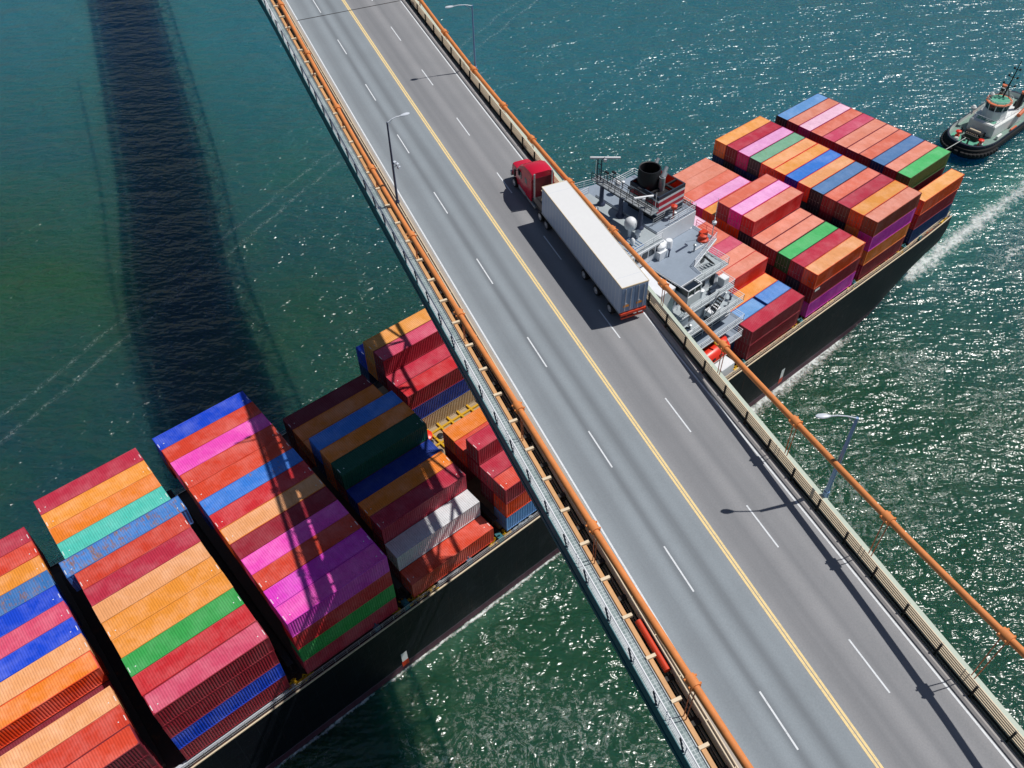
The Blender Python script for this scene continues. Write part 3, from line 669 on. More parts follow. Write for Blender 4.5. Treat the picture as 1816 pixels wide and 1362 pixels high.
for n in (4.75, 6.25):
    m_ = TB(); m_.box((9.93, n - .15, 1.0), (10.1, n + .15, 1.3)); m_.build('headlight', M['lamphead'], truck)

# ------------------------------------------------------------------ container ship
ZD = -12.11; YC = 16.2; HB = 16.95; T_ = 2.825; Z0 = -11.3
ship = thing('container_ship', (60, YC, ZW), 'long dark-hulled container ship passing under the bridge, loaded with coloured containers', 'ship')
def hull_half(x, z):
    w = 1.0
    k = max(0.0, min(1.0, (-z - 17.0) / 7.0))           # 0 high, 1 at the water
    a = 104 + 14*(1 - k)                                # run aft
    if x > a: w *= 1 - (0.03 + 0.24*k) * ((x - a) / (133 - a))**1.7
    f = -52 - 10*(1 - k)
    if x < f: u = min(1.0, (f - x) / (f + 96 - 6*k)); w *= max(0.02, 1 - u**(2.0 + 1.2*(1 - k)))
    return HB * w
xs = [-95 + 6*i for i in range(0, 8)] + [-45 + 9*i for i in range(0, 17)] + [106, 112, 117, 121, 124, 127, 129.5, 132]
xs = sorted(set(xs)); zs = [-27.5, -24.3, -22.6, -20, -17.5, -15, -13, ZD]
def xend(z):
    k = max(0.0, min(1.0, (-z - 16.0) / 8.0)); return 132.0 - 4.6*k**1.4
def hx_(x, z): return x if x < 117 else 117 + (x - 117) * (xend(z) - 117) / 15.0
m_ = MB()
rings = [[(hx_(x, z), YC - hull_half(x, z), z) for z in zs] + [(hx_(x, z), YC + hull_half(x, z), z) for z in reversed(zs)] for x in xs]
m_.loft(rings); m_.build('hull', M['hull'], ship, smooth=True)
m_ = MB(); pl = [(hx_(x, ZD), YC - hull_half(x, ZD) + .15) for x in xs] + [(hx_(x, ZD), YC + hull_half(x, ZD) - .15) for x in reversed(xs)]
m_.face([(x, y, ZD + .012) for x, y in pl]); m_.build('main_deck', M['shipdeck'], ship)
# low bulwark / sheer strake lip and its rails
for sg in (-1, 1):
    m_ = MB()
    pp = [(hx_(x, ZD), YC + sg*(hull_half(x, ZD))) for x in xs if x > -60]
    for (a, b), (c, d) in zip(pp, pp[1:]):
        m_.face([(a, b, ZD - .02), (c, d, ZD - .02), (c, d, ZD + .16), (a, b, ZD + .16)])
        m_.face([(a, b, ZD + .16), (c, d, ZD + .16), (c, d - sg*.14, ZD + .16), (a, b - sg*.14, ZD + .16)])
    m_.build('deck_lip', M['beigerail'], ship)
def rail(parent, pts, mat=None, h=1.05, post=1.7, rows=(.35, .7), r=.032, name='railing'):
    m_ = MB()
    for a, b in zip(pts, pts[1:]):
        a = Vector(a); b = Vector(b); L = (b - a).length; k = max(1, int(round(L / post)))
        for i in range(k + 1):
            c = a.lerp(b, i / k); m_.tube(c, c + Vector((0, 0, h)), r, 4)
        for hh in rows: m_.tube(a + Vector((0, 0, hh)), b + Vector((0, 0, hh)), r*.8, 4)
        m_.tube(a + Vector((0, 0, h)), b + Vector((0, 0, h)), r*1.25, 4)
    return m_.build(name, mat or M['white'], parent)
rail(ship, [(x, -.45, ZD) for x in (-40, 0, 40)], M['steel'], 1.0, 1.6, r=.035)
rail(ship, [(x, -.45, ZD) for x in (40, 75, 100, 118)], M['beigerail'], 1.0, 1.6, r=.045)
rail(ship, [(118, -.35, ZD), (131.5, .1, ZD), (131.7, 32.2, ZD)], M['beigerail'], 1.0, 1.6, r=.045)
rail(ship, [(x, 32.85, ZD) for x in (-40, 40, 118)], M['steel'], 1.0, 1.8, r=.035)
# hatch covers, one per bay
BX = {'A': -28.81, 'B': -14.36, 'C': 0.0, 'D': 14.45, 'E': 28.75, 'F': 75.1, 'G': 89.45, 'H': 103.45, 'I': 118.0}
LEN = 12.19
for k, x in BX.items():
    m_ = MB(); m_.box((x - .3, 1.2, ZD + .02), (x + LEN + .3, 31.2, Z0 - .03)); m_.build('hatch_cover', M['hatchpale'] if k == 'E' else M['hatch'], ship, bevel=.06)
m_ = MB(); m_.box((43.2, 1.2, ZD + .02), (55.4, 31.2, Z0 - .03)); m_.build('hatch_cover', M['hatch'], ship, bevel=.06)
# forecastle hint ahead of the frame
m_ = MB(); m_.loft([[(-90, YC-2.5, ZD+.02), (-90, YC+2.5, ZD+.02), (-90, YC+2.5, -9.5), (-90, YC-2.5, -9.5)], [(-62, YC-13.5, ZD+.02), (-62, YC+13.5, ZD+.02), (-62, YC+13.5, -9.5), (-62, YC-13.5, -9.5)]]); m_.build('forecastle', M['navyhull'], ship)
# yellow lashing gear and pedestals along the near deck edge
rnd = random.Random(3)
def lashing(x, y, z, mat, n=7, sx=1.3, sy=.5, sz=.7):
    m_ = MB(); m_.box((x - sx, y - .25, z - .04), (x + sx, y + .25, z + .04))
    for i in range(n):
        a = Vector((x + rnd.uniform(-sx, sx), y + rnd.uniform(-sy, sy), z + rnd.uniform(0, sz*.3)))
        b = a + Vector((rnd.uniform(-.9, .9), rnd.uniform(-.3, .3), rnd.uniform(-.1, sz)))
        m_.tube(a, b, rnd.uniform(.05, .11), 4)
    for i in range(3):
        a = (x + rnd.uniform(-sx, sx), y + rnd.uniform(-sy, sy)); m_.box((a[0]-.2, a[1]-.14, z), (a[0]+.2, a[1]+.14, z + rnd.uniform(.2, .5)))
    return m_.build('lashing_gear', mat, ship)
for x in (-2.6, -1.0, 12.9, 13.9, 16.2, 27.2, 28.2, 74.2, 88.0, 89.0, 96, 102.4, 103.2, 109, 116.8, 129.5):
    lashing(x, .15, ZD + .05, M['yellow'])
for x in (19.5, 31.5, 79.5, 84, 92.5, 106.5, 112.5, 120.5, 124.5):
    lashing(x, .1, ZD + .05, M['rustyorange'] if x > 60 else M['steel'], 6, 1.6, .35, .5)
for x in (13.3, 27.6, 9.0, 22.6, 41.5, 74.5, 88.4, 102.4, 116.9, 121.4):
    m_ = MB(); m_.prism([(x-.35, -.45), (x+.35, -.45), (x+.35, .6), (x-.35, .6)], ZD, Z0 + .1); m_.tube((x, .0, Z0), (x, .0, Z0 + .5), .12, 6)
    m_.build('deck_pedestal', paint('pedestal_slate_%d' % int(x), hx('55687C'), .6) if x in (9.0, 22.6) else M['tealsteel'], ship)
# lashing bridges between the bays: dark open frames
for x in (-1.15, 13.3, 27.7, 88.35, 102.55, 116.8):
    m_ = MB()
    for y in [1.5 + 2.5*i for i in range(13)]: m_.tube((x, y, ZD), (x, y, Z0 + 2.6), .09, 4)
    m_.box((x - .35, .8, Z0 + 2.45), (x + .35, 31.6, Z0 + 2.55)); m_.box((x - .3, .8, Z0 + .2), (x + .3, 31.6, Z0 + .3))
    m_.build('lashing_bridge', M['darksteel'], ship)
# pale lengthwise pipes at bay B's foot and pilot boarding marks on the hull
m_ = MB()
for y, z in ((.05, ZD + .35), (-.22, ZD + .5), (.3, ZD + .22)): m_.tube((-40, y, z), (-1.6, y, z), .085, 6)
m_.build('deck_pipes', M['lamphead'], ship)
for x, cc in ((11.3, hx('DCE4EC')), (86.2, hx('DCD8D0'))):
    m_ = MB(); y = YC - hull_half(x, -21) - .012
    m_.face([(x - .42, y, -22.0), (x + .42, y, -22.0), (x + .42, y, -20.0), (x - .42, y, -20.0)]); m_.build('pilot_mark', M['mark'], ship)
    m_ = MB(); m_.face([(x - .5, y, -23.2), (x + .5, y, -23.2), (x + .5, y, -22.0), (x - .5, y, -22.0)]); m_.build('pilot_mark', M['redorange'], ship)
# open deck between the stacks of bay E: pale hatch with yellow sockets and a red ventilator
m_ = MB()
for i in range(7):
    for y in (14.6, 16.8, 19.0): 
        x = 29.3 + i*1.75; m_.box((x - .14, y - 1.05, Z0), (x + .14, y + 1.05, Z0 + .28)); m_.box((x, y - .14, Z0), (x + 1.7, y + .14, Z0 + .26))
m_.build('socket_frame', M['yellow'], ship)
m_ = MB()
for i in range(6):
    for y in (15.7, 17.9): x = 30.1 + i*1.75; m_.lathe((x, y, Z0 + .02), [(.5, 0), (.5, .12), (.3, .18), (.12, .18)], 10)
m_.build('deck_socket', M['black'], ship)
m_ = MB(); m_.lathe((29.9, 18.6, Z0), [(.55, 0), (.55, .7), (.95, .8), (.95, 1.15), (.6, 1.35), (.2, 1.4)], 14); m_.build('ventilator', M['lifeboat'], ship, smooth=True)

# ---- accommodation block
def blk(name, a, b, mat, bevel=.05): m_ = MB(); m_.box(a, b); return m_.build(name, mat, ship, bevel=bevel)
def deckplate(a, b, z, mat):
    m_ = MB(); m_.box((a[0], a[1], z), (b[0], b[1], z + .06)); return m_.build('deck_plate', mat, ship)
LV = [(-12.1, 3.4, 74.0, 57.5), (-9.3, 3.4, 74.0, 57.5), (-6.5, 3.4, 73.8, 57.5), (-3.7, 3.2, 73.6, 58), (-0.9, 3.2, 73.0, 58.3), (1.9, 4.6, 72.0, 58.6), (4.7, 6.6, 71.8, 59)]
for i, (z, y0, x1, x0) in enumerate(LV):
    blk('deckhouse_tier', (x0, y0, z), (x1 - 1.4, 32.4 - y0, z + 2.74), M['white'])
# deck slabs that stick out: terraces on the starboard and port sides
TER = [(-6.3, 1.0, 74.2, 59), (-3.4, 1.2, 74.0, 59.5), (.45, 1.5, 73.3, 59.5), (3.25, 2.6, 71.9, 60.0), (6.05, 4.2, 71.9, 60.5)]
for z, y, x1, x0 in TER:
    m_ = MB(); m_.box((x0, y, z - .22), (x1, 32.4 - y, z)); m_.build('terrace_slab', M['white'], ship)
    for ya, yb in ((y + .06, y + 4.6), (32.4 - y - 4.6, 32.4 - y - .06)):
        deckplate((x0 + .05, ya), (x1 - .06, yb), z, M['beigedeck'] if z > 0 else M['greydeck'])
    rail(ship, [(x0, y + .05, z), (x1 - .05, y + .05, z), (x1 - .05, y + 4.2, z)])
    rail(ship, [(x0, 32.35 - y, z), (x1 - .05, 32.35 - y, z), (x1 - .05, 28.2 - y, z)])
# starboard walls under the terraces and dark strips painted for the shaded promenades, with bright frames
m_ = MB(); m_.box((60.6, 3.05, -3.2), (72.8, 3.16, -1.1)); m_.build('promenade_shade_strip', M['glass'], ship)  # dark strip stands in for the shade inside the promenade
m_ = MB(); m_.box((60.6, 3.15, -6.0), (72.2, 3.3, -4.0)); m_.build('promenade_shade_strip', M['glass'], ship)
m_ = MB()
for z in (-2.6, -2.1, -1.6): m_.tube((60.6, 2.9, z), (72.8, 2.9, z), .05, 4)
for x in range(61, 73, 2): m_.tube((x, 2.9, -3.3), (x, 2.9, -1.0), .05, 4)
m_.build('promenade_rail', M['white'], ship)
for (xx, zz, w, h) in ((69.2, 6.2, .8, 1.9), (66.4, 6.6, .7, .8), (63.6, 6.6, .7, .8), (69.4, 3.4, .8, 1.9), (65.6, 3.9, .9, .8), (62.6, 3.9, .7, .8), (67.4, .8, .8, 1.8), (64.0, 1.1, .7, .8), (61.5, 1.1, .7, .8)):
    yy = 6.6 if zz > 6 else (4.6 if zz > 3 else 3.2)
    m_ = MB(); m_.box((xx - w/2, yy - .05, zz), (xx + w/2, yy + .02, zz + h)); m_.build('cabin_window', M['glass'], ship)
# solid white box structures on the terraces (stores, vents, stairs)
blk('locker', (62.2, 7.1, 6.1), (70.6, 8.6, 8.8), M['white'])
blk('vent_box', (66.5, 1.8, .5), (68.6, 3.0, 1.7), M['white']); blk('vent_box', (70.2, 3.2, 3.3), (71.3, 4.3, 4.7), M['white'])
def stair(a, b, w=.8):
    m_ = MB(); a = Vector(a); b = Vector(b); k = 9; d = Vector((0, w, 0))
    for i in range(k):
        c = a.lerp(b, i / (k - 1)); m_.box((c.x - .14, c.y, c.z - .03), (c.x + .14, c.y + w, c.z + .03))
    for e in (Vector((0, 0, 0)), d): m_.tube(a + e, b + e, .05, 4); m_.tube(a + e + Vector((0, 0, .9)), b + e + Vector((0, 0, .9)), .035, 4)
    return m_.build('stairway', M['black'], ship)
stair((62.6, 3.2, 3.3), (65.0, 3.2, 6.05)); stair((66.2, 1.7, .5), (68.6, 1.7, 3.25)); stair((70.3, 5.2, 6.05), (67.6, 5.2, 8.9), .7)
m_ = MB()
for i in range(6): m_.box((62.9 + i*.34, 5.0, 3.32), (63.1 + i*.34, 6.3, 3.36))
m_.build('hatch_stripes', M['amber'], ship)
# navigation deck (big grey plates either side) at z 9
m_ = MB(); m_.prism([(60.5, 3.0), (64.6, 3.0), (64.9, 4.6), (71.6, 6.6), (71.6, 25.8), (64.9, 27.8), (64.6, 29.4), (60.5, 29.4)], 8.74, 8.98); m_.build('navigation_deck_edge', M['white'], ship)
m_ = MB(); m_.prism([(60.56, 3.08), (64.52, 3.08), (64.84, 4.7), (71.5, 6.7), (71.5, 25.7), (64.84, 27.7), (64.52, 29.3), (60.56, 29.3)], 8.98, 9.02); m_.build('navigation_deck', M['greydeck'], ship)
M['redrail'] = paint('red_rail_paint', hx('D84050'), .5)
rail(ship, [(64.6, 3.1, 9.0), (64.9, 4.7, 9.0), (71.5, 6.7, 9.0)])
rail(ship, [(69.0, 6.0, 9.0), (71.55, 6.75, 9.0), (71.55, 10.3, 9.0)], M['redrail'], 1.15)
rail(ship, [(71.5, 22.2, 9.0), (71.5, 25.7, 9.0), (64.9, 27.7, 9.0), (64.6, 29.3, 9.0), (60.6, 29.3, 9.0), (60.6, 24, 9.0)])
# wing control booths
for y0, y1 in ((1.7, 4.6), (27.8, 30.7)):
    m_ = MB(); m_.box((60.5, y0, 6.3), (63.1, y1, 7.9)); m_.build('wing_booth', M['white'], ship, bevel=.05)
    m_ = MB(); m_.box((60.62, y0 + .12, 7.9), (62.98, y1 - .12, 8.75)); bw = m_.build('booth_glazing', M['glass'], ship)
    m_ = MB()
    for x in (60.55, 61.8, 63.05):
        for y in (y0 + .05, y1 - .05): m_.tube((x, y, 7.85), (x, y, 8.95), .06, 4)
    for y in (y0 + .05, y1 - .05): m_.tube((60.55, y, 8.95), (63.05, y, 8.95), .08, 4)
    for x in (60.55, 63.05): m_.tube((x, y0 + .05, 8.95), (x, y1 - .05, 8.95), .08, 4)
    m_.build('booth_frame', M['white'], ship)
# wheelhouse; the forward wall's painted shade is further down
blk('wheelhouse', (56.6, 9.1, 9.02), (63.6, 23.3, 11.4), M['white'])
for side, y in (('s', 9.06), ('p', 23.3)):
    for i in range(5):
        m_ = MB(); x = 57.0 + i*1.3; m_.box((x, y - .02, 10.05), (x + 1.02, y + .06, 11.05)); m_.build('wheelhouse_window', M['glass'], ship)
for i in range(10):
    m_ = MB(); y = 9.5 + i*1.37; m_.box((56.55, y, 10.05), (56.62, y + 1.1, 11.05)); m_.build('wheelhouse_window', M['glass'], ship)
deckplate((56.7, 9.2), (63.5, 23.2), 11.4, M['beigedeck'])
rail(ship, [(63.4, 9.3, 11.46), (56.8, 9.3, 11.46), (56.8, 23.1, 11.46), (63.4, 23.1, 11.46)])
for (x, y, r, h) in ((61.2, 11.6, .42, .5), (59.6, 11.0, .35, .3), (60.8, 19.0, .4, .4)):
    m_ = MB(); m_.lathe((x, y, 11.46), [(r*.5, 0), (r*.5, h), (r, h + .1), (r*.9, h + .5), (r*.3, h + .75)], 12); m_.build('searchlight', M['white'], ship, smooth=True)
m_ = MB()
for i in range(8): m_.tube((57.2 + i*.5, 10.0, 11.5), (57.2 + i*.5, 12.4, 11.5), .05, 4)
m_.tube((57.2, 10.0, 11.5), (60.7, 10.0, 11.5), .06, 4); m_.tube((57.2, 12.4, 11.5), (60.7, 12.4, 11.5), .06, 4); m_.build('roof_ladder', M['lamp'], ship)
# aft deckhouse round the funnel
blk('funnel_deckhouse', (63.6, 10.4, 9.02), (71.2, 22.0, 11.7), M['white']); deckplate((63.65, 10.45), (71.15, 21.95), 11.7, M['greydeck'])
rail(ship, [(66.0, 10.5, 11.76), (71.1, 10.5, 11.76), (71.1, 21.9, 11.76), (66, 21.9, 11.76)])
rail(ship, [(64.2, 11.8, 11.76), (66.4, 11.8, 11.76), (67, 12.6, 11.76), (68, 11.4, 11.76), (71.0, 11.4, 11.76)], M['steel'])
m_ = MB(); m_.box((62.2, 8.3, 9.05), (63.6, 9.1, 10.2)); m_.lathe((63.1, 9.3, 10.2), [(.75, 0), (.8, .5), (.5, .8), (.2, .9)], 12); m_.build('liferaft_pod', M['white'], ship, smooth=True)
for (x, y) in ((64.4, 9.8), (65.3, 9.6)):
    m_ = MB(); m_.lathe((x, y, 9.02), [(.5, 0), (.5, 1.0), (.42, 1.2), (.1, 1.25)], 12); m_.build('liferaft_pod', M['white'], ship, smooth=True)
m_ = MB(); m_.lathe((69.9, 7.6, 9.02), [(.75, 0), (.75, .25), (.5, .4), (.5, .8), (.2, .9)], 12); m_.box((70.2, 7.9, 9.02), (71.2, 8.7, 9.7)); m_.build('fire_monitor', M['redorange'], ship)
m_ = MB(); m_.tube((71.2, 7.2, 9.0), (71.2, 7.2, 12.2), .07, 6); m_.lathe((71.2, 7.2, 11.2), [(.1, 0), (.3, .1), (.32, .4), (.1, .55)], 10); m_.tube((71.3, 7.3, 12), (71.3, 7.3, 15.2), .03, 4); m_.build('deck_light', M['white'], ship)
m_ = MB(); m_.tube((70.6, 10.7, 9), (70.6, 10.7, 10.4), .16, 6); m_.tube((70.6, 10.7, 9), (70.6, 10.7, 9.15), .4, 10); m_.build('bollard_light', M['white'], ship)
rr_ = random.Random(11)
for i in range(26):
    x, y, z = rr_.choice([(rr_.uniform(61.5, 70.5), rr_.uniform(5.5, 9.5), 9.02), (rr_.uniform(57.5, 63), rr_.uniform(10, 22.5), 11.46), (rr_.uniform(63.9, 71.0), rr_.choice([11.2, 20.5, 21.2]), 11.76), (rr_.uniform(61, 71), rr_.uniform(5.0, 6.2), 6.12), (rr_.uniform(61, 71), rr_.uniform(3.2, 4.2), 3.32), (rr_.uniform(61, 72), rr_.uniform(2.0, 2.9), .52), (rr_.uniform(62, 71), rr_.uniform(22.5, 27), 9.02)])
    k = rr_.random(); m_ = MB()
    if k < .35:
        w, l, h = rr_.uniform(.15, .45), rr_.uniform(.2, .7), rr_.uniform(.2, .8); m_.box((x - l, y - w, z), (x + l, y + w, z + h)); m_.build('deck_locker', M[rr_.choice(['white', 'greydeck', 'steel', 'navy'])], ship, bevel=.03)
    elif k < .7:
        r = rr_.uniform(.1, .22); h = rr_.uniform(.5, 1.1); m_.tube((x, y, z), (x, y, z + h), r, 10); m_.lathe((x, y, z + h), [(r, 0), (r*1.9, .05), (r*1.9, .18), (r*.5, .3)], 10); m_.build('mushroom_vent', M[rr_.choice(['white', 'steel', 'lampdark'])], ship, smooth=True)
    else:
        m_.path([(x - 1.2, y, z + .1), (x + 1.0, y, z + .1), (x + 1.0, y + .5, z + .1)], .06, 5); m_.path([(x - 1.2, y + .15, z + .1), (x + .8, y + .15, z + .1)], .04, 5); m_.build('deck_pipe', M[rr_.choice(['steel', 'white', 'lampdark'])], ship)
# window rows along the starboard and aft walls
for z, yy, x1, xs_ in ((6.9, 6.55, 70.2, 61.2), (4.2, 4.55, 70.2, 61.0), (-5.4, 3.37, 72.2, 60.5), (-8.2, 3.37, 72.4, 60.5)):
    x = xs_
    while x < x1:
        m_ = MB(); m_.box((x, yy - .04, z), (x + .55, yy + .05, z + .75)); m_.build('cabin_window', M['glass'], ship); x += 1.55
# funnel
FX0, FX1, FY0, FY1, FZ = 65.1, 70.2, 12.05, 17.2, 15.6
m_ = MB(); w = .18
outer = [(FX0, FY0), (FX1, FY0), (FX1, FY1), (FX0, FY1)]; inner = [(FX0+w, FY0+w), (FX1-w, FY0+w), (FX1-w, FY1-w), (FX0+w, FY1-w)]
for i in range(4):
    a, b = outer[i], outer[(i+1) % 4]; c, d = inner[i], inner[(i+1) % 4]
    m_.face([(*a, 9.02), (*b, 9.02), (*b, FZ), (*a, FZ)]); m_.face([(*c, FZ-1.6), (*d, FZ-1.6), (*d, FZ), (*c, FZ)], 1); m_.face([(*a, FZ), (*b, FZ), (*d, FZ), (*c, FZ)], 2)
m_.face([(*p, FZ - 1.6) for p in inner], 1)
fun = m_.build('funnel', [M['funnel'], M['redorange'], M['navy']], ship)
m_ = MB()
for y in (13.6, 15.4): m_.box((FX0 + .1, y - .12, FZ - .3), (FX1 - .1, y + .12, FZ - .05))
m_.box((FX0 + 2.9, FY0 + .1, FZ - .32), (FX0 + 3.2, FY1 - .1, FZ - .06)); m_.build('funnel_grating', M['black'], fun)
m_ = MB(); m_.face([(FX0 + .2, FY0 + .2, FZ - .45), (FX0 + 2.9, FY0 + .2, FZ - .45), (FX0 + 2.9, FY1 - .2, FZ - .45), (FX0 + .2, FY1 - .2, FZ - .45)]); m_.build('funnel_grating', M['black'], fun)
m_ = MB(); m_.lathe((66.75, 15.5, FZ - .8), [(1.5, 0), (1.5, 2.9), (1.44, 3.0), (1.3, 2.95), (1.3, 1.2), (.05, 1.2)], 24); m_.build('exhaust_uptake', M['black'], fun, smooth=True)
for x, y, r, h in ((67.2, 13.6, .42, 1.5), (68.4, 14.4, .28, 1.4), (69.0, 16.5, .26, 1.5)):
    m_ = MB(); m_.tube((x, y, FZ - .8), (x, y, FZ + h), r, 12); m_.tube((x, y, FZ + h - .15), (x + .6, y + .15, FZ + h + .35), r*.9, 12); m_.build('exhaust_pipe', M['steel'], fun, smooth=True)
m_ = MB()
for i in range(9): m_.box((FX0 - .06, 12.9, 11.9 + i*.36), (FX0 - .01, 16.4, 12.03 + i*.36))
m_.build('funnel_louvre', M['darksteel'], fun)
# antenna platform: three posts, lattice platform, radars
PX = 62.9
for y in (20.1, 16.5, 12.9):
    m_ = MB(); m_.tube((PX, y, 11.4), (PX, y, 15.0), .34, 10, .28); m_.lathe((PX, y, 11.4), [(.6, 0), (.6, .15), (.35, .5)], 10); m_.build('mast_post', M['lampdark'], ship, smooth=True)
m_ = MB(); m_.box((PX - .7, 10.6, 14.95), (PX + .7, 21.6, 15.05)); m_.build('mast_platform', M['steel'], ship)
rail(ship, [(PX - .68, 10.7, 15.05), (PX - .68, 21.5, 15.05)], M['black'], 1.0, 1.1, r=.04)
rail(ship, [(PX + .68, 10.7, 15.05), (PX + .68, 21.5, 15.05)], M['black'], 1.0, 1.1, r=.04)
m_ = MB()
for i in range(10):
    y = 10.8 + i*1.08; m_.tube((PX - .68, y, 15.0), (PX, y + .5, 14.2), .05, 4); m_.tube((PX + .68, y, 15.0), (PX, y + .5, 14.2), .05, 4)
m_.tube((PX, 10.8, 14.2), (PX, 21.3, 14.2), .07, 4)
for y, z in ((12.0, 16.6), (13.6, 17.2), (18.2, 17.4), (19.4, 16.8), (15.2, 16.4)):
    m_.tube((PX + rnd.uniform(-.4, .4), y, 15), (PX, y, z), .05, 5); m_.box((PX - .12, y - .3, z - .1), (PX + .12, y + .3, z + .1))
m_.build('antenna_rigging', M['black'], ship)
m_ = MB()
for y in (20.5, 21.2): m_.tube((PX, y, 15), (PX, y, 18.0), .09, 6)
for z in (15.8, 16.6, 17.4): m_.tube((PX, 20.5, z), (PX, 21.2, z), .05, 4)
m_.tube((PX, 20.6, 18), (PX + .2, 20.2, 18.6), .06, 4); m_.build('radar_mast', M['navy'], ship)
def scanner(c, L, ang):
    m_ = MB(); d = Vector((cos(ang), sin(ang), 0)); w = Vector((-d.y, d.x, 0))
    m_.lathe((c[0], c[1], c[2] - .55), [(.22, 0), (.22, .3), (.3, .35), (.3, .45), (.1, .5)], 10)
    C_ = Vector(c); rings = []
    for u in (-1, -.94, .94, 1):
        ww = .1 if abs(u) == 1 else .17
        rings.append([C_ + d*u*L/2 + w*ww*cos(2*pi*j/8) + Vector((0, 0, .16*sin(2*pi*j/8))) for j in range(8)])
    m_.loft(rings); return m_.build('radar_scanner', M['white'], ship, smooth=True)
scanner((PX + .4, 20.3, 18.4), 4.0, math.atan2(-2.5, 2.8)); scanner((PX - .3, 12.5, 16.6), 2.6, radians(-28))
for y, h in ((21.5, 17.6), (10.7, 18.0), (17.0, 17.0)):
    m_ = MB(); m_.tube((PX, y, 15), (PX, y, h), .035, 4); m_.build('whip_antenna', M['white'], ship)
# satcom domes
for x, y, z, r in ((60.6, 12.5, 12.8, .82), (66.0, 20.2, 13.0, .45)):
    m_ = MB(); m_.tube((x, y, 11.4), (x, y, z), .22, 8); m_.lathe((x, y, z), [(.3, 0), (r*.85, .08), (r, r*.5), (r, r*1.0), (r*.86, r*1.5), (r*.5, r*1.85), (.04, r*1.97)], 18); m_.build('satellite_dome', M['white'], ship, smooth=True)
for x, y, z in ((70.9, 13.2, 11.7), (67.4, 11.2, 11.7)):
    m_ = MB(); m_.tube((x, y, z), (x, y, z + 1.6), .1, 6); m_.lathe((x, y, z + 1.6), [(.1, 0), (.42, .15), (.42, .5), (.1, .65)], 10); m_.build('deck_alarm', M['redorange'], ship)
# superstructure front down to the deck, seen dark against the light
blk('bridge_front', (57.4, 3.6, -3.7), (60.3, 28.8, 8.7), M['white'])
m_ = MB(); m_.prism([(60.4, 5.0), (61.0, 5.0), (61.0, 27.4), (60.4, 27.4)], 7.0, 8.7); m_.build('front_painted_shade', M['navy'], ship)  # navy slab paints in the shadow below the navigation deck
for z in (-2.6, .2, 3.0, 5.6):
    for i in range(8):
        m_ = MB(); y = 6.2 + i*2.7; m_.box((57.34, y, z), (57.44, y + .8, z + .9)); m_.build('front_window', M['glass'], ship)
# white cabin and davits on the near deck
blk('deck_cabin', (69.6, .1, ZD + .02), (72.6, 2.3, ZD + 2.0), M['white'])
for x in (64.4, 68.0):
    m_ = MB(); m_.path([(x, 3.3, -8.5), (x, 2.9, -5.0), (x, 1.6, -4.0), (x, .8, -4.4)], .13, 6); m_.build('davit', M['yellow'], ship)
m_ = MB(); m_.box((62.4, 3.0, -8.9), (66.2, 3.2, -6.6)); m_.box((63.0, 1.2, -8.6), (66.0, 3.2, -8.35)); m_.build('boat_platform', M['yellow'], ship)
# lifeboat: rides in the davits, a thing of its own
lb = thing('lifeboat', (67.6, 1.3, -7.4), 'bright red-orange enclosed lifeboat hanging at the near side of the white deckhouse', 'lifeboat')
def boat_ring(x, w, zb, zt): return [(x, 1.3 + w*cos(a), (zb + zt)/2 + (zt - zb)/2*sin(a)) for a in [2*pi*i/14 for i in range(14)]]
m_ = MB(); m_.loft([boat_ring(63.6, .15, -6.6, -6.2), boat_ring(64.1, .95, -7.6, -5.6), boat_ring(65.2, 1.3, -7.9, -5.2), boat_ring(67.8, 1.35, -7.9, -5.1), boat_ring(70.0, 1.25, -7.8, -5.1), boat_ring(70.9, .9, -7.5, -5.4), boat_ring(71.3, .2, -6.8, -6.1)]); m_.build('boat_hull', M['lifeboat'], lb, smooth=True)
m_ = MB(); m_.lathe((69.8, 1.5, -5.5), [(.95, 0), (1.0, .5), (.85, .85), (.4, 1.0)], 14); m_.build('cockpit', M['lifeboat'], lb, smooth=True)
m_ = MB()
for yy in (-.06, 2.66): m_.box((64.4, yy, -6.62), (70.6, yy + .03, -6.48))
m_.build('rubbing_strake', M['mark'], lb)
m_ = MB()
for x in (65.3, 66.7, 68.1): m_.box((x, -.02, -6.05), (x + .5, .1, -5.8))
m_.build('porthole', M['glass'], lb)

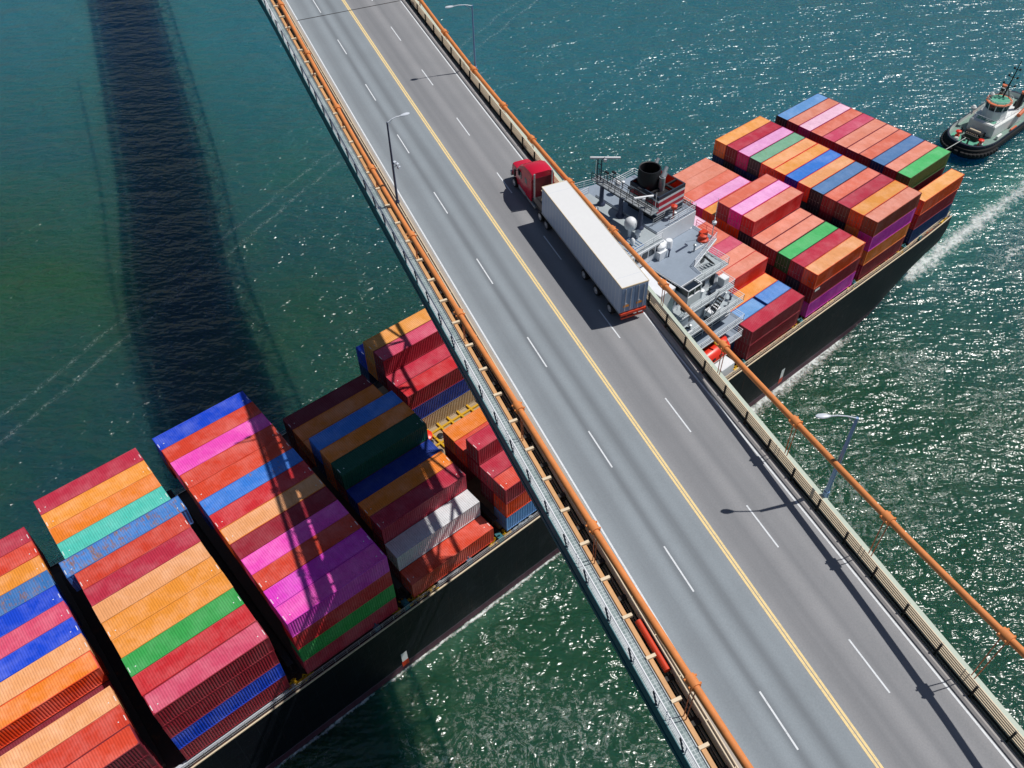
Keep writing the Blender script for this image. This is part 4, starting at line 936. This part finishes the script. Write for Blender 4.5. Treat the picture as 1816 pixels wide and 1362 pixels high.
# ------------------------------------------------------------------ containers
CL, CW, CH = 12.19, 2.438, 2.795
def wave(L, x0, pitch, d):
    pts = []; x = x0
    while x + pitch <= L:
        pts += [(x, 0), (x + pitch*.25, 0), (x + pitch*.5, d), (x + pitch*.75, d)]; x += pitch
    pts.append((L, 0)); return pts
_cache = {}
def cont_meshes(L):
    if L in _cache: return _cache[L]
    fr = .12
    m_ = MB()
    # frame: corner posts, top and bottom rails
    for x in (0, L - fr):
        for y in (0, CW - fr): m_.box((x, y, 0), (x + fr, y + fr, CH))
    for y in (0, CW - .09):
        m_.box((fr, y, 0), (L - fr, y + .09, .14)); m_.box((fr, y, CH - .1), (L - fr, y + .09, CH))
    for x in (0, L - .09): m_.box((x, fr, 0), (x + .09, CW - fr, .14)); m_.box((x, fr, CH - .12), (x + .09, CW - fr, CH))
    for x, sg in ((0, 1), (L, -1)):                   # corner castings
        for y in (0, CW - .17):
            for z in (-.0, CH - .12): m_.box((min(x, x + sg*.18), y - .006, z - .004), (max(x, x + sg*.18), y + .176, z + .126))
    # corrugated long sides
    for y, sg in ((.012, 1), (CW - .012, -1)):
        w_ = [(fr, 0)] + wave(L - fr, fr + .04, .278, .05)
        for (a, da), (b, db) in zip(w_, w_[1:]):
            m_.face([(a, y + sg*da, .14), (b, y + sg*db, .14), (b, y + sg*db, CH - .1), (a, y + sg*da, CH - .1)])
    # corrugated blind end (stern-side), floor
    w_ = wave(CW - fr, fr, .25, .05)
    for (a, da), (b, db) in zip(w_, w_[1:]): m_.face([(L - .015 - da, a, .14), (L - .015 - db, b, .14), (L - .015 - db, b, CH - .12), (L - .015 - da, a, CH - .12)])
    m_.face([(.1, .1, .1), (L - .1, .1, .1), (L - .1, CW - .1, .1), (.1, CW - .1, .1)])
    ob = m_.build('body', M['c_body'])
    # roof
    m_ = MB(); w_ = [(.18, 0)] + wave(L - .2, .3, .252, -.02)
    z = CH - .012
    for (a, da), (b, db) in zip(w_, w_[1:]):
        m_.face([(a, .09, z + da), (b, .09, z + db), (b, CW - .09, z + db), (a, CW - .09, z + da)])
    m_.box((.06, .09, z - .03), (.18, CW - .09, z + .004)); m_.box((L - .2, .09, z - .03), (L - .06, CW - .09, z + .004))
    r0 = m_.build('roof', M['c_roof'])
    for x in (.075, L - .16):                         # white warning bars and lifting-point dots
        m_.box((x, .5, z + .006), (x + .085, 1.15, z + .011), 1)
    for x in (.72, L - .85): m_.box((x, .75, z + .004), (x + .11, .86, z + .009), 1)
    r1 = m_.build('roof', [M['c_roof'], M['mark']])
    # doors (two leaves) at the bow-side end, with lock rods
    doors = []
    for a, b in ((.13, CW/2 - .01), (CW/2 + .01, CW - .13)):
        m_ = MB(); m_.box((-.0, a, .16), (.05, b, CH - .14))
        for zz in (.5, 1.1, 1.7, 2.3): m_.box((-.015, a + .04, zz - .16), (0.0, b - .04, zz + .16))
        doors.append(m_.build('door', M['c_body']))
    m_ = MB()
    for f in (.25, .75):
        y = .13 + (CW/2 - .14)*f
        m_.tube((-.05, y, .2), (-.05, y, CH - .2), .022, 5); m_.box((-.07, y - .02, 1.0), (-.03, y + .3, 1.06))
    rods = m_.build('lock_rod', M['rod'])
    res = [o.data for o in (ob, r0, r1, doors[0], doors[1], rods)]
    for o in (ob, r0, r1, doors[0], doors[1], rods): bpy.data.objects.remove(o)
    _cache[L] = res; return res
def child(name, me, par, col=None, loc=(0, 0, 0)):
    o = bpy.data.objects.new(name, me); COL.objects.link(o); o.parent = par; o.location = loc
    if col: o.color = col
    return o
def container(x, y, n, side, roof=None, rust=0.0, marks=False, L=CL, label='', group='', rods=True):
    """n = tier number (1 = on the hatch)"""
    me = cont_meshes(L); z = Z0 + T_*(n - 1) + .01
    t = bpy.data.objects.new('shipping_container', None); COL.objects.link(t); t.empty_display_size = .5
    jr = random.Random(int(x*10) * 1000 + int(y*10) + n)
    t.location = (x + jr.uniform(-.035, .035), y + jr.uniform(-.012, .012), z); t['_o'] = tuple(t.location)
    tag(t, label, 'container', group)
    rust = max(rust, jr.choice([0, .05, .1, .16, .22])); fd = jr.uniform(.92, 1.06)
    cs = (*hx(side, fd), 1.0 - rust*.75); cr = (*hx(roof or side, fd), 1.0 - rust)  # separate roof tone: bleaching plus painted sunlight against shaded walls
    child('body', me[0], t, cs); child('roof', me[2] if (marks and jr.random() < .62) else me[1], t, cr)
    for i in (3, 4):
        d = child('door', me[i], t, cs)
        if rods and i == 3: child('lock_rod', me[5], d)
        elif rods: child('lock_rod', me[5], d, loc=(0, CW/2 - .12, 0))
    return t
def row_y(r, off=0.0, pitch=2.5): return 32.4 - pitch*(r + off) - CW - .03
# palette
NAMES = {'crimson': 'C03048', 'red': 'D02C34', 'coral': 'D8442E', 'orange': 'F0842A', 'tan orange': 'F09838', 'peach': 'F0A870', 'blue': '1648D4', 'sky blue': '3C80DC',
         'rusty blue': '3E78BC', 'teal': '58CDBC', 'green': '3CA852', 'pink': 'D85070', 'hot pink': 'F050BC', 'magenta': 'E03CC4', 'maroon': '7C2434', 'dark green': '0C5240',
         'navy': '1A3C74', 'white': 'E2E4E8', 'brick red': 'D8482E', 'pale blue': '6AA0DC', 'salmon': 'E89078', 'pale pink': 'F0A8DC', 'blush pink': 'F4C4DC', 'red-orange': 'EC4A18',
         'faded green': '80B898', 'grey-blue': '5A84B8', 'pale coral': 'E87860', 'dark slate': '30303C', 'dark red': '982434', 'cream': 'C8B498', 'dark blue': '163C9C', 'light green': '52C070', 'golden': 'EEA04C'}
ORD = ['first', 'second', 'third', 'fourth', 'fifth', 'sixth', 'seventh', 'eighth', 'ninth', 'tenth', 'eleventh', 'twelfth', 'last']
BN_ = {'A': 'block cut by left edge', 'B': 'second block from left', 'C': 'third block from left', 'D': 'mixed-height block before bridge', 'E': 'block half under bridge',
       'F': 'block against white deckhouse', 'G': 'second block behind funnel', 'H': 'third block behind funnel', 'I': 'rearmost block by tug'}
GRP = {k: 'containers in the ' + v for k, v in BN_.items()}
def put(bay, r, n, name, top=True, rust=0.0, side=None, xo=0.0, L=CL, marks=None, extra='', off=0.0, pitch=2.5):
    colr = NAMES[name]; sd = NAMES.get(side, side) if side else colr
    if top: lab = f"{name} container on top, {ORD[r]} from the far side, {BN_[bay]}"
    else:
        lv = {1: 'bottom', 2: 'second', 3: 'third', 4: 'fourth'}[n]
        lab = f"{name} container, {lv} tier, {ORD[r]} stack from far side, {BN_[bay]}"
    if marks is None: marks = bay in 'ABCDE'
    return container(BX[bay] + xo, row_y(r, off, pitch), n, sd, colr, rust, marks, L, lab, GRP[bay], rods=bay in 'DEFGHI')
# tops: (row, tier, roof colour, rust, side colour); roofs bleached and painted sunlit, aft ones paler for sheen, sides shaded
TOPS = {
 'A': [(0,3,'crimson'), (1,3,'coral'), (2,3,'tan orange'), (3,3,'rusty blue',.6), (4,3,'blue'), (5,3,'pink'), (6,3,'blue'), (7,3,'peach',.15), (8,3,'orange',0,'red-orange'), (9,2,'maroon'), (10,3,'peach',.15), (11,3,'coral'), (12,3,'brick red',0,'maroon')],
 'B': [(0,4,'crimson'), (1,4,'tan orange'), (2,4,'orange'), (3,4,'teal',.12), (5,4,'coral'), (6,4,'crimson'), (7,4,'peach',.2), (8,4,'tan orange',.1), (9,4,'tan orange'), (10,4,'green',.1), (11,4,'red'), (12,4,'pink',0,'dark red')],
 'C': [(0,4,'blue'), (1,4,'coral'), (2,4,'hot pink'), (3,4,'coral'), (4,4,'brick red'), (5,4,'sky blue',.4), (6,4,'red'), (7,4,'peach',.2,'orange'), (8,4,'dark red',.1), (9,4,'hot pink'), (10,4,'coral'), (11,4,'magenta'), (12,4,'hot pink',0,'magenta')],
 'D': [(2,3,'maroon'), (3,3,'orange'), (4,3,'orange'), (5,4,'sky blue',.15), (6,4,'orange'), (7,4,'dark green'), (8,3,'dark blue'), (9,3,'orange'), (10,3,'crimson'), (11,2,'white'), (12,1,'brick red')],
 'E': [(0,3,'blue'), (1,4,'golden'), (2,4,'pink',0,'dark red'), (3,3,'crimson'), (4,3,'red',0,'dark red'), (8,3,'orange'), (9,3,'coral'), (10,4,'crimson',0,'dark red'), (11,3,'crimson'), (12,3,'coral',0,'dark red')],
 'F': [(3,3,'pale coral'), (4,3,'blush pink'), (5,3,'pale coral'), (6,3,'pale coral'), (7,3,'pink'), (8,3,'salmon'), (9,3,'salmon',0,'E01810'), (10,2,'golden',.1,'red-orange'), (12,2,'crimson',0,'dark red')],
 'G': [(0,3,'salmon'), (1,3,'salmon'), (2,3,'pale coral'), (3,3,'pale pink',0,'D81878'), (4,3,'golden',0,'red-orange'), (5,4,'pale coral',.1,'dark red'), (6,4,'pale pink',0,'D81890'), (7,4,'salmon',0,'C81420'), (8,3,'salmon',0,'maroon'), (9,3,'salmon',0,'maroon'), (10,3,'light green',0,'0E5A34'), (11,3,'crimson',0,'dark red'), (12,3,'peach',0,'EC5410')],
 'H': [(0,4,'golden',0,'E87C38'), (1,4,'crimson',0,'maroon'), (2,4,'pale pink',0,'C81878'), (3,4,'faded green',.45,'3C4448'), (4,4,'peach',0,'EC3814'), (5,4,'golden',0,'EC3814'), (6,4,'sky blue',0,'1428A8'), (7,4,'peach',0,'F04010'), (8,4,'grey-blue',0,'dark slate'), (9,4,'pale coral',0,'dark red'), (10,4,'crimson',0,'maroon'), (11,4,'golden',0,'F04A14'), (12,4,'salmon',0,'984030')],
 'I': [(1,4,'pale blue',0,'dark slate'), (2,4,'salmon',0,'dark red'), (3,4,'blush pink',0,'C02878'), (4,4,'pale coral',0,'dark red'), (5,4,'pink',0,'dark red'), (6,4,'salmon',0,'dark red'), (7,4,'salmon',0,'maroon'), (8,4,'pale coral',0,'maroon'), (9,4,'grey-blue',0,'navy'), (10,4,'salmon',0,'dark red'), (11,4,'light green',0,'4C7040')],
}
for bay, rows in TOPS.items():
    for e in rows:
        r, n, nm = e[:3]; rust = e[3] if len(e) > 3 else 0.0; sd = e[4] if len(e) > 4 else None
        kw = dict(off=-.27, pitch=2.47) if bay == 'I' else {}
        if bay == 'A' and r == 9: put(bay, r, n, nm, True, rust, sd); continue
        put(bay, r, n, nm, True, rust, sd, **kw)
# special top boxes
c = container(BX['B'] - .75, row_y(4), 4, '3A70B8', '4486D4', .66, True, 13.72, 'rust-streaked blue container, longer than its neighbours, sticking out beside the teal one', GRP['B'])
container(BX['F'] - .05, row_y(11), 2, '2C66B0', '6AA4E0', .3, False, 6.06, 'short pale blue container at the deckhouse end beside the large crimson one', GRP['F'])
container(BX['F'] + 6.55, row_y(11), 2, '2C66B0', '5A90D8', .25, False, 5.64, 'short blue container in line behind another, between golden and crimson ones', GRP['F'])
container(BX['I'] + .1, row_y(12, .0), 3, 'EC5A18', 'F4AC60', 0, False, CL, 'golden-roofed orange container one tier below the light green one, nearest the tug wake', GRP['I'])
container(BX['I'], row_y(0, .2), 3, 'C03030', 'D84838', 0, False, CL, 'red container peeking out beyond the pale blue one in the rearmost block', GRP['I'])
# lower tiers that show in side walls and in the gaps
LOW = {
 'A': [(12,2,'maroon'), (12,1,'dark red'), (0,2,'maroon'), (4,2,'navy'), (7,2,'coral')],
 'B': [(12,3,'dark red'), (12,2,'blue'), (12,1,'dark red'), (4,3,'dark blue'), (0,3,'maroon')],
 'C': [(12,3,'red'), (12,2,'green'), (12,1,'crimson'), (0,3,'maroon'), (4,3,'dark blue')],
 'D': [(6,3,'orange'), (7,3,'dark red'), (10,2,'maroon'), (11,1,'maroon'), (2,2,'maroon'), (3,2,'dark red'), (5,3,'navy')],
 'E': [(0,2,'navy'), (1,3,'orange'), (2,3,'maroon'), (4,2,'dark blue'), (4,1,'cream'), (8,2,'dark red'), (8,1,'maroon'), (9,2,'maroon'), (10,3,'dark red'), (11,2,'maroon'), (12,2,'red-orange'), (12,1,'pale blue')],
 'F': [(9,2,'red'), (10,1,'red-orange'), (11,1,'navy'), (12,1,'dark red')],
 'G': [(5,3,'red-orange'), (6,3,'red-orange'), (7,3,'dark slate'), (8,2,'maroon'), (9,2,'dark slate'), (10,2,'maroon'), (11,2,'dark slate'), (12,2,'dark red'), (12,1,'magenta'), (4,2,'red-orange'), (3,2,'maroon')],
 'H': [(0,3,'navy'), (1,3,'dark slate'), (2,3,'navy'), (3,3,'navy'), (8,3,'dark slate'), (9,3,'maroon'), (10,3,'dark slate'), (11,3,'orange'), (12,3,'magenta'), (12,2,'orange'), (12,1,'dark red'), (4,3,'maroon'), (0,2,'maroon')],
 'I': [(11,3,'maroon'), (12,2,'dark red'), (12,1,'navy'), (1,3,'dark red')],
}
for bay, rows in LOW.items():
    for r, n, nm in rows:
        kw = dict(off=-.27, pitch=2.47) if (bay == 'I' and r < 12) else {}
        put(bay, r, n, nm, False, 0.0, None, marks=False, **kw)

for o in [o for o in bpy.data.objects if o.get('label', '').startswith('dark red container, second tier, last stack') and 'second block behind' in o['label']]:
    m_ = MB(); m_.box((.5, -.02, 2.1), (1.7, .0, 2.5)); pl_ = m_.build('name_plate', M['mark']); pl_.parent = o
# ------------------------------------------------------------------ escort tug
tug = thing('tugboat', (183, 16.4, ZW), 'harbour tug with black fendered bow and white wheelhouse following the ship', 'tugboat')
TX, TY = 170.0, 17.0; TA = radians(1.5)
def TT(p):   # local: x aft from bow, y to starboard side seen from camera negative
    x, y, z = p; return (TX + x*cos(TA) - y*sin(TA), TY + x*sin(TA) + y*cos(TA), z)
def TM(): m_ = MB(); m_.T = TT; return m_
def tug_outline(w, k=22, x0=0.0, x1=30.0, bow=6.5):
    pts = []
    for i in range(k + 1):
        a = pi/2 + pi*i/k; pts.append((x0 + bow + bow*cos(a), w*(abs(sin(a))**.72)*(1 if sin(a) >= 0 else -1)))
    pts += [(x1 - 3, -w), (x1 - .6, -w*.86), (x1, -w*.5), (x1, w*.5), (x1 - .6, w*.86), (x1 - 3, w)]
    return pts
def ringz(pts, z, sc=1.0, dx=0.0): return [((p[0] - 14)*sc + 14 + dx, p[1]*sc, z) for p in pts]
ol = tug_outline(5.1)
m_ = TM(); m_.loft([ringz(ol, -26, .80), ringz(ol, -24, .88), ringz(ol, -22.3, .97), ringz(ol, -21.3, 1.0)]); m_.build('hull', M['tugblack'], tug, smooth=True)
m_ = TM(); a_, b_, c_, d_ = ringz(ol, -21.3, 1.0), ringz(ol, -20.1, 1.005), ringz(ol, -20.1, .965), ringz(ol, -21.25, .965)
n = len(a_)
for i in range(n):
    j = (i + 1) % n; m_.face([a_[i], a_[j], b_[j], b_[i]]); m_.face([b_[i], b_[j], c_[j], c_[i]]); m_.face([c_[i], c_[j], d_[j], d_[i]], 1)
m_.build('bulwark', [M['tugblack'], M['tugwhite']], tug)
m_ = TM(); m_.face(ringz(ol, -21.2, .97)); m_.build('deck', M['tugdeck'], tug)
m_ = TM(); m_.face([(q[0], q[1], -21.19) for q in ringz(ol, 0, .78, -3.0) if q[0] < 9]); m_.build('bow_deck', M['tuggreen'], tug)
m_ = TM(); fo = ringz(ol, -21.1, 1.045); fi = ringz(ol, -21.1, 1.0); fl = ringz(ol, -22.2, 1.045)
m_.loft([ringz(ol, -20.7, 1.0), ringz(ol, -20.9, 1.04), ringz(ol, -21.6, 1.05), ringz(ol, -22.3, 1.0)], caps=False); m_.build('rubber_fender', M['fender'], tug)
for i in range(0, n):
    p = ringz(ol, -22.0, 1.05)[i]
    if p[0] > 20 and i % 2: continue
    m_ = TM(); m_.lathe((p[0], p[1], -22.3), [(.2, 0), (.55, .1), (.6, .45), (.5, .8), (.2, .9)], 10); m_.build('tyre_fender', M['fender'], tug, smooth=True)
m_ = TM(); m_.prism([(8.3, -2.9), (20, -3.7), (20, 3.7), (8.3, 2.9)], -21.2, -18.6); m_.build('deckhouse', M['tugwhite'], tug, bevel=.1)
m_ = TM(); m_.prism([(8.5, -2.7), (19.8, -3.5), (19.8, 3.5), (8.5, 2.7)], -18.6, -18.52); m_.build('house_top', M['tugwhite'], tug)
m_ = TM(); m_.prism([(9.2, -2.0), (10.6, -2.2), (10.6, 2.2), (9.2, 2.0)], -18.52, -18.48); m_.build('house_top_mat', M['tuggreen'], tug)
rail(tug, [TT(p) for p in ((8.7, -2.5, -18.5), (19.8, -3.1, -18.5))]); rail(tug, [TT(p) for p in ((8.7, -2.5, -18.5), (8.7, 2.5, -18.5), (19.8, 3.1, -18.5))])
def octo(cx, cy, r, z, sy=.9, k=10): return [(cx + r*cos(2*pi*i/k + pi/k), cy + r*sy*sin(2*pi*i/k + pi/k), z) for i in range(k)]
m_ = TM(); m_.loft([octo(13.0, 0, 2.9, -18.5), octo(13.0, 0, 2.7, -16.7)]); m_.build('wheelhouse_base', M['tugwhite'], tug)
m_ = TM(); m_.loft([octo(13.0, 0, 2.5, -16.7), octo(13.0, 0, 2.7, -15.2)]); wh = m_.build('wheelhouse_glazing', M['glass'], tug)
m_ = TM()
for a, b in zip(octo(13.0, 0, 2.55, -16.7), octo(13.0, 0, 2.76, -15.2)): m_.tube(a, b, .1, 5)
for q in (octo(13.0, 0, 2.58, -16.7), octo(13.0, 0, 2.74, -15.2)): m_.path(q + [q[0]], .12, 5)
m_.build('window_frames', M['tugwhite'], wh)
m_ = TM(); m_.loft([octo(13.0, 0, 2.95, -15.2), octo(13.0, 0, 3.0, -15.0), octo(13.0, 0, 2.85, -14.95)]); m_.build('roof_rim', M['tugorange'], tug)
m_ = TM(); m_.loft([octo(13.0, 0, 2.4, -14.95), octo(13.0, 0, 2.2, -14.75)]); m_.build('wheelhouse_roof', M['tuggreen'], tug)
rail(tug, [TT(p) for p in octo(13.0, 0, 2.85, -14.95)] , M['tugwhite'], .7, 1.5, (.35,))
m_ = TM(); m_.tube((14.2, 0, -14.8), (16.4, 0, -7.2), .2, 6, .07)
for z, w in ((-12.2, 1.3), (-10.6, 1.0), (-9.0, .7)):
    x = 14.2 + (z + 14.8)*.29; m_.tube((x, -w, z), (x, w, z), .07, 5); m_.box((x - .2, w - .25, z), (x + .2, w + .1, z + .35)); m_.box((x - .2, -w - .1, z), (x + .2, -w + .25, z + .35))
m_.tube((14.6, -1.2, -14.8), (15.0, 0, -12.4), .08, 5); m_.tube((14.6, 1.2, -14.8), (15.0, 0, -12.4), .08, 5); m_.build('mast', M['black'], tug)
m_ = TM(); m_.tube((14.9, -.9, -13.2), (14.9, 1.1, -13.2), .12, 6); m_.build('radar_bar', M['tugwhite'], tug)
m_ = TM(); m_.lathe((12.3, 1.6, -14.8), [(.15, 0), (.15, .4), (.4, .5), (.45, .9), (.2, 1.2)], 10); m_.build('searchlight', M['tugwhite'], tug, smooth=True)
m_ = TM(); m_.lathe((10.2, 3.6, -17.6), [(.15, -1), (.15, 0), (.5, .1), (.6, .6), (.3, 1.0)], 10); m_.build('radar_dome', M['tugwhite'], tug, smooth=True)
for y in (-2.2, 2.2):
    m_ = TM(); m_.tube((19.0, y, -18.5), (19.4, y, -14.6), .5, 12, .42); m_.build('exhaust_stack', M['black'], tug, smooth=True)
    m_ = TM(); m_.lathe((19.4, y, -14.9), [(.5, 0), (.52, .4), (.35, .42)], 12); m_.build('stack_band', M['tugorange'], tug)
m_ = TM(); m_.box((4.6, -1.5, -21.2), (7.2, 1.5, -20.2)); m_.tube((5.9, -1.7, -20.3), (5.9, 1.7, -20.3), .75, 14); m_.build('towing_winch', M['darksteel'], tug)
m_ = TM()
for i in range(7): m_.tube((5.9 + .78*cos(0.1), -1.2 + i*.4, -20.3 + .0), (5.9 - .78, -1.0 + i*.4, -20.1), .12, 5)
m_.tube((5.9, -1.2, -19.62), (5.9, 1.2, -19.62), .28, 8); m_.build('rope_drum', M['beigerail'], tug)
for y in (-2.6, 2.6):
    m_ = TM(); m_.lathe((4.0, y, -21.2), [(.5, 0), (.5, .3), (.3, .4), (.3, .9), (.6, 1.0), (.6, 1.3), (.2, 1.45)], 12); m_.build('red_bollard', M['lifeboat'], tug, smooth=True)
for y in (-1, 1):
    m_ = TM(); m_.tube((1.9, y*.7, -21.2), (1.9, y*.7, -19.7), .2, 8); m_.build('bow_staple', M['black'], tug)
m_ = TM(); m_.tube((1.9, -.9, -19.7), (1.9, .9, -19.7), .2, 8); m_.build('bow_staple', M['black'], tug)
for (x, y, w, l, h, mt) in ((21.5, -1.5, 1.2, 1.6, .9, 'tugorange'), (23.5, 1.2, 1.6, 2.2, .7, 'tugwhite'), (26.3, 0, 1.4, 1.2, 1.0, 'black'), (9.6, -3.9, .5, 2.0, .8, 'tugwhite'), (15.5, -4.3, .4, 2.6, .5, 'tugorange'), (16.0, 4.3, .4, 2.6, .5, 'tugorange')):
    m_ = TM(); m_.box((x - l/2, y - w/2, -21.2), (x + l/2, y + w/2, -21.2 + h)); m_.build('deck_locker', M[mt], tug, bevel=.06)
m_ = TM(); m_.tube((16.5, -3.9, -18.4), (19.2, -3.9, -17.8), .45, 10); m_.build('workboat', M['tugorange'], tug, smooth=True)
rt = random.Random(5)
for i in range(20):
    x = rt.choice([rt.uniform(2.6, 8.0), rt.uniform(20.5, 28.5)]); y = rt.uniform(-3.6, 3.6); m_ = TM(); k = rt.random()
    if k < .4:
        for q in range(3): m_.lathe((x, y, -21.18 + q*.12), [(.2, 0), (.55 - q*.08, .02), (.55 - q*.08, .1), (.2, .12)], 10)
        m_.build('rope_coil', M[rt.choice(['rope', 'beigerail', 'tugorange'])], tug, smooth=True)
    elif k < .75: l, w_, h = rt.uniform(.2, .6), rt.uniform(.15, .5), rt.uniform(.2, .8); m_.box((x-l, y-w_, -21.2), (x+l, y+w_, -21.2+h)); m_.build('deck_locker', M[rt.choice(['tugwhite', 'black', 'lifeboat', 'tugdeck', 'navy'])], tug, bevel=.04)
    else: m_.tube((x, y, -21.2), (x, y, -20.2), .14, 8); m_.tube((x - .4, y, -20.5), (x + .4, y, -20.5), .09, 6); m_.build('mooring_bitt', M['black'], tug)
# tow line from the tug's bow to the ship's stern
m_ = MB(); A_ = Vector(TT((1.9, 0, -19.6))); B_ = Vector((131.9, 15.5, ZD + .4)); pts = [A_.lerp(B_, i/14) - Vector((0, 0, 1.2*4*(i/14)*(1 - i/14))) for i in range(15)]
m_.path(pts, .075, 6); tl = m_.build('tow_line', M['rope'], origin=A_); tag(tl, 'pale tow line stretched from the tug bow to the ship stern', 'rope')
for o in list(bpy.data.objects):
    if '_o' in o: del o['_o']
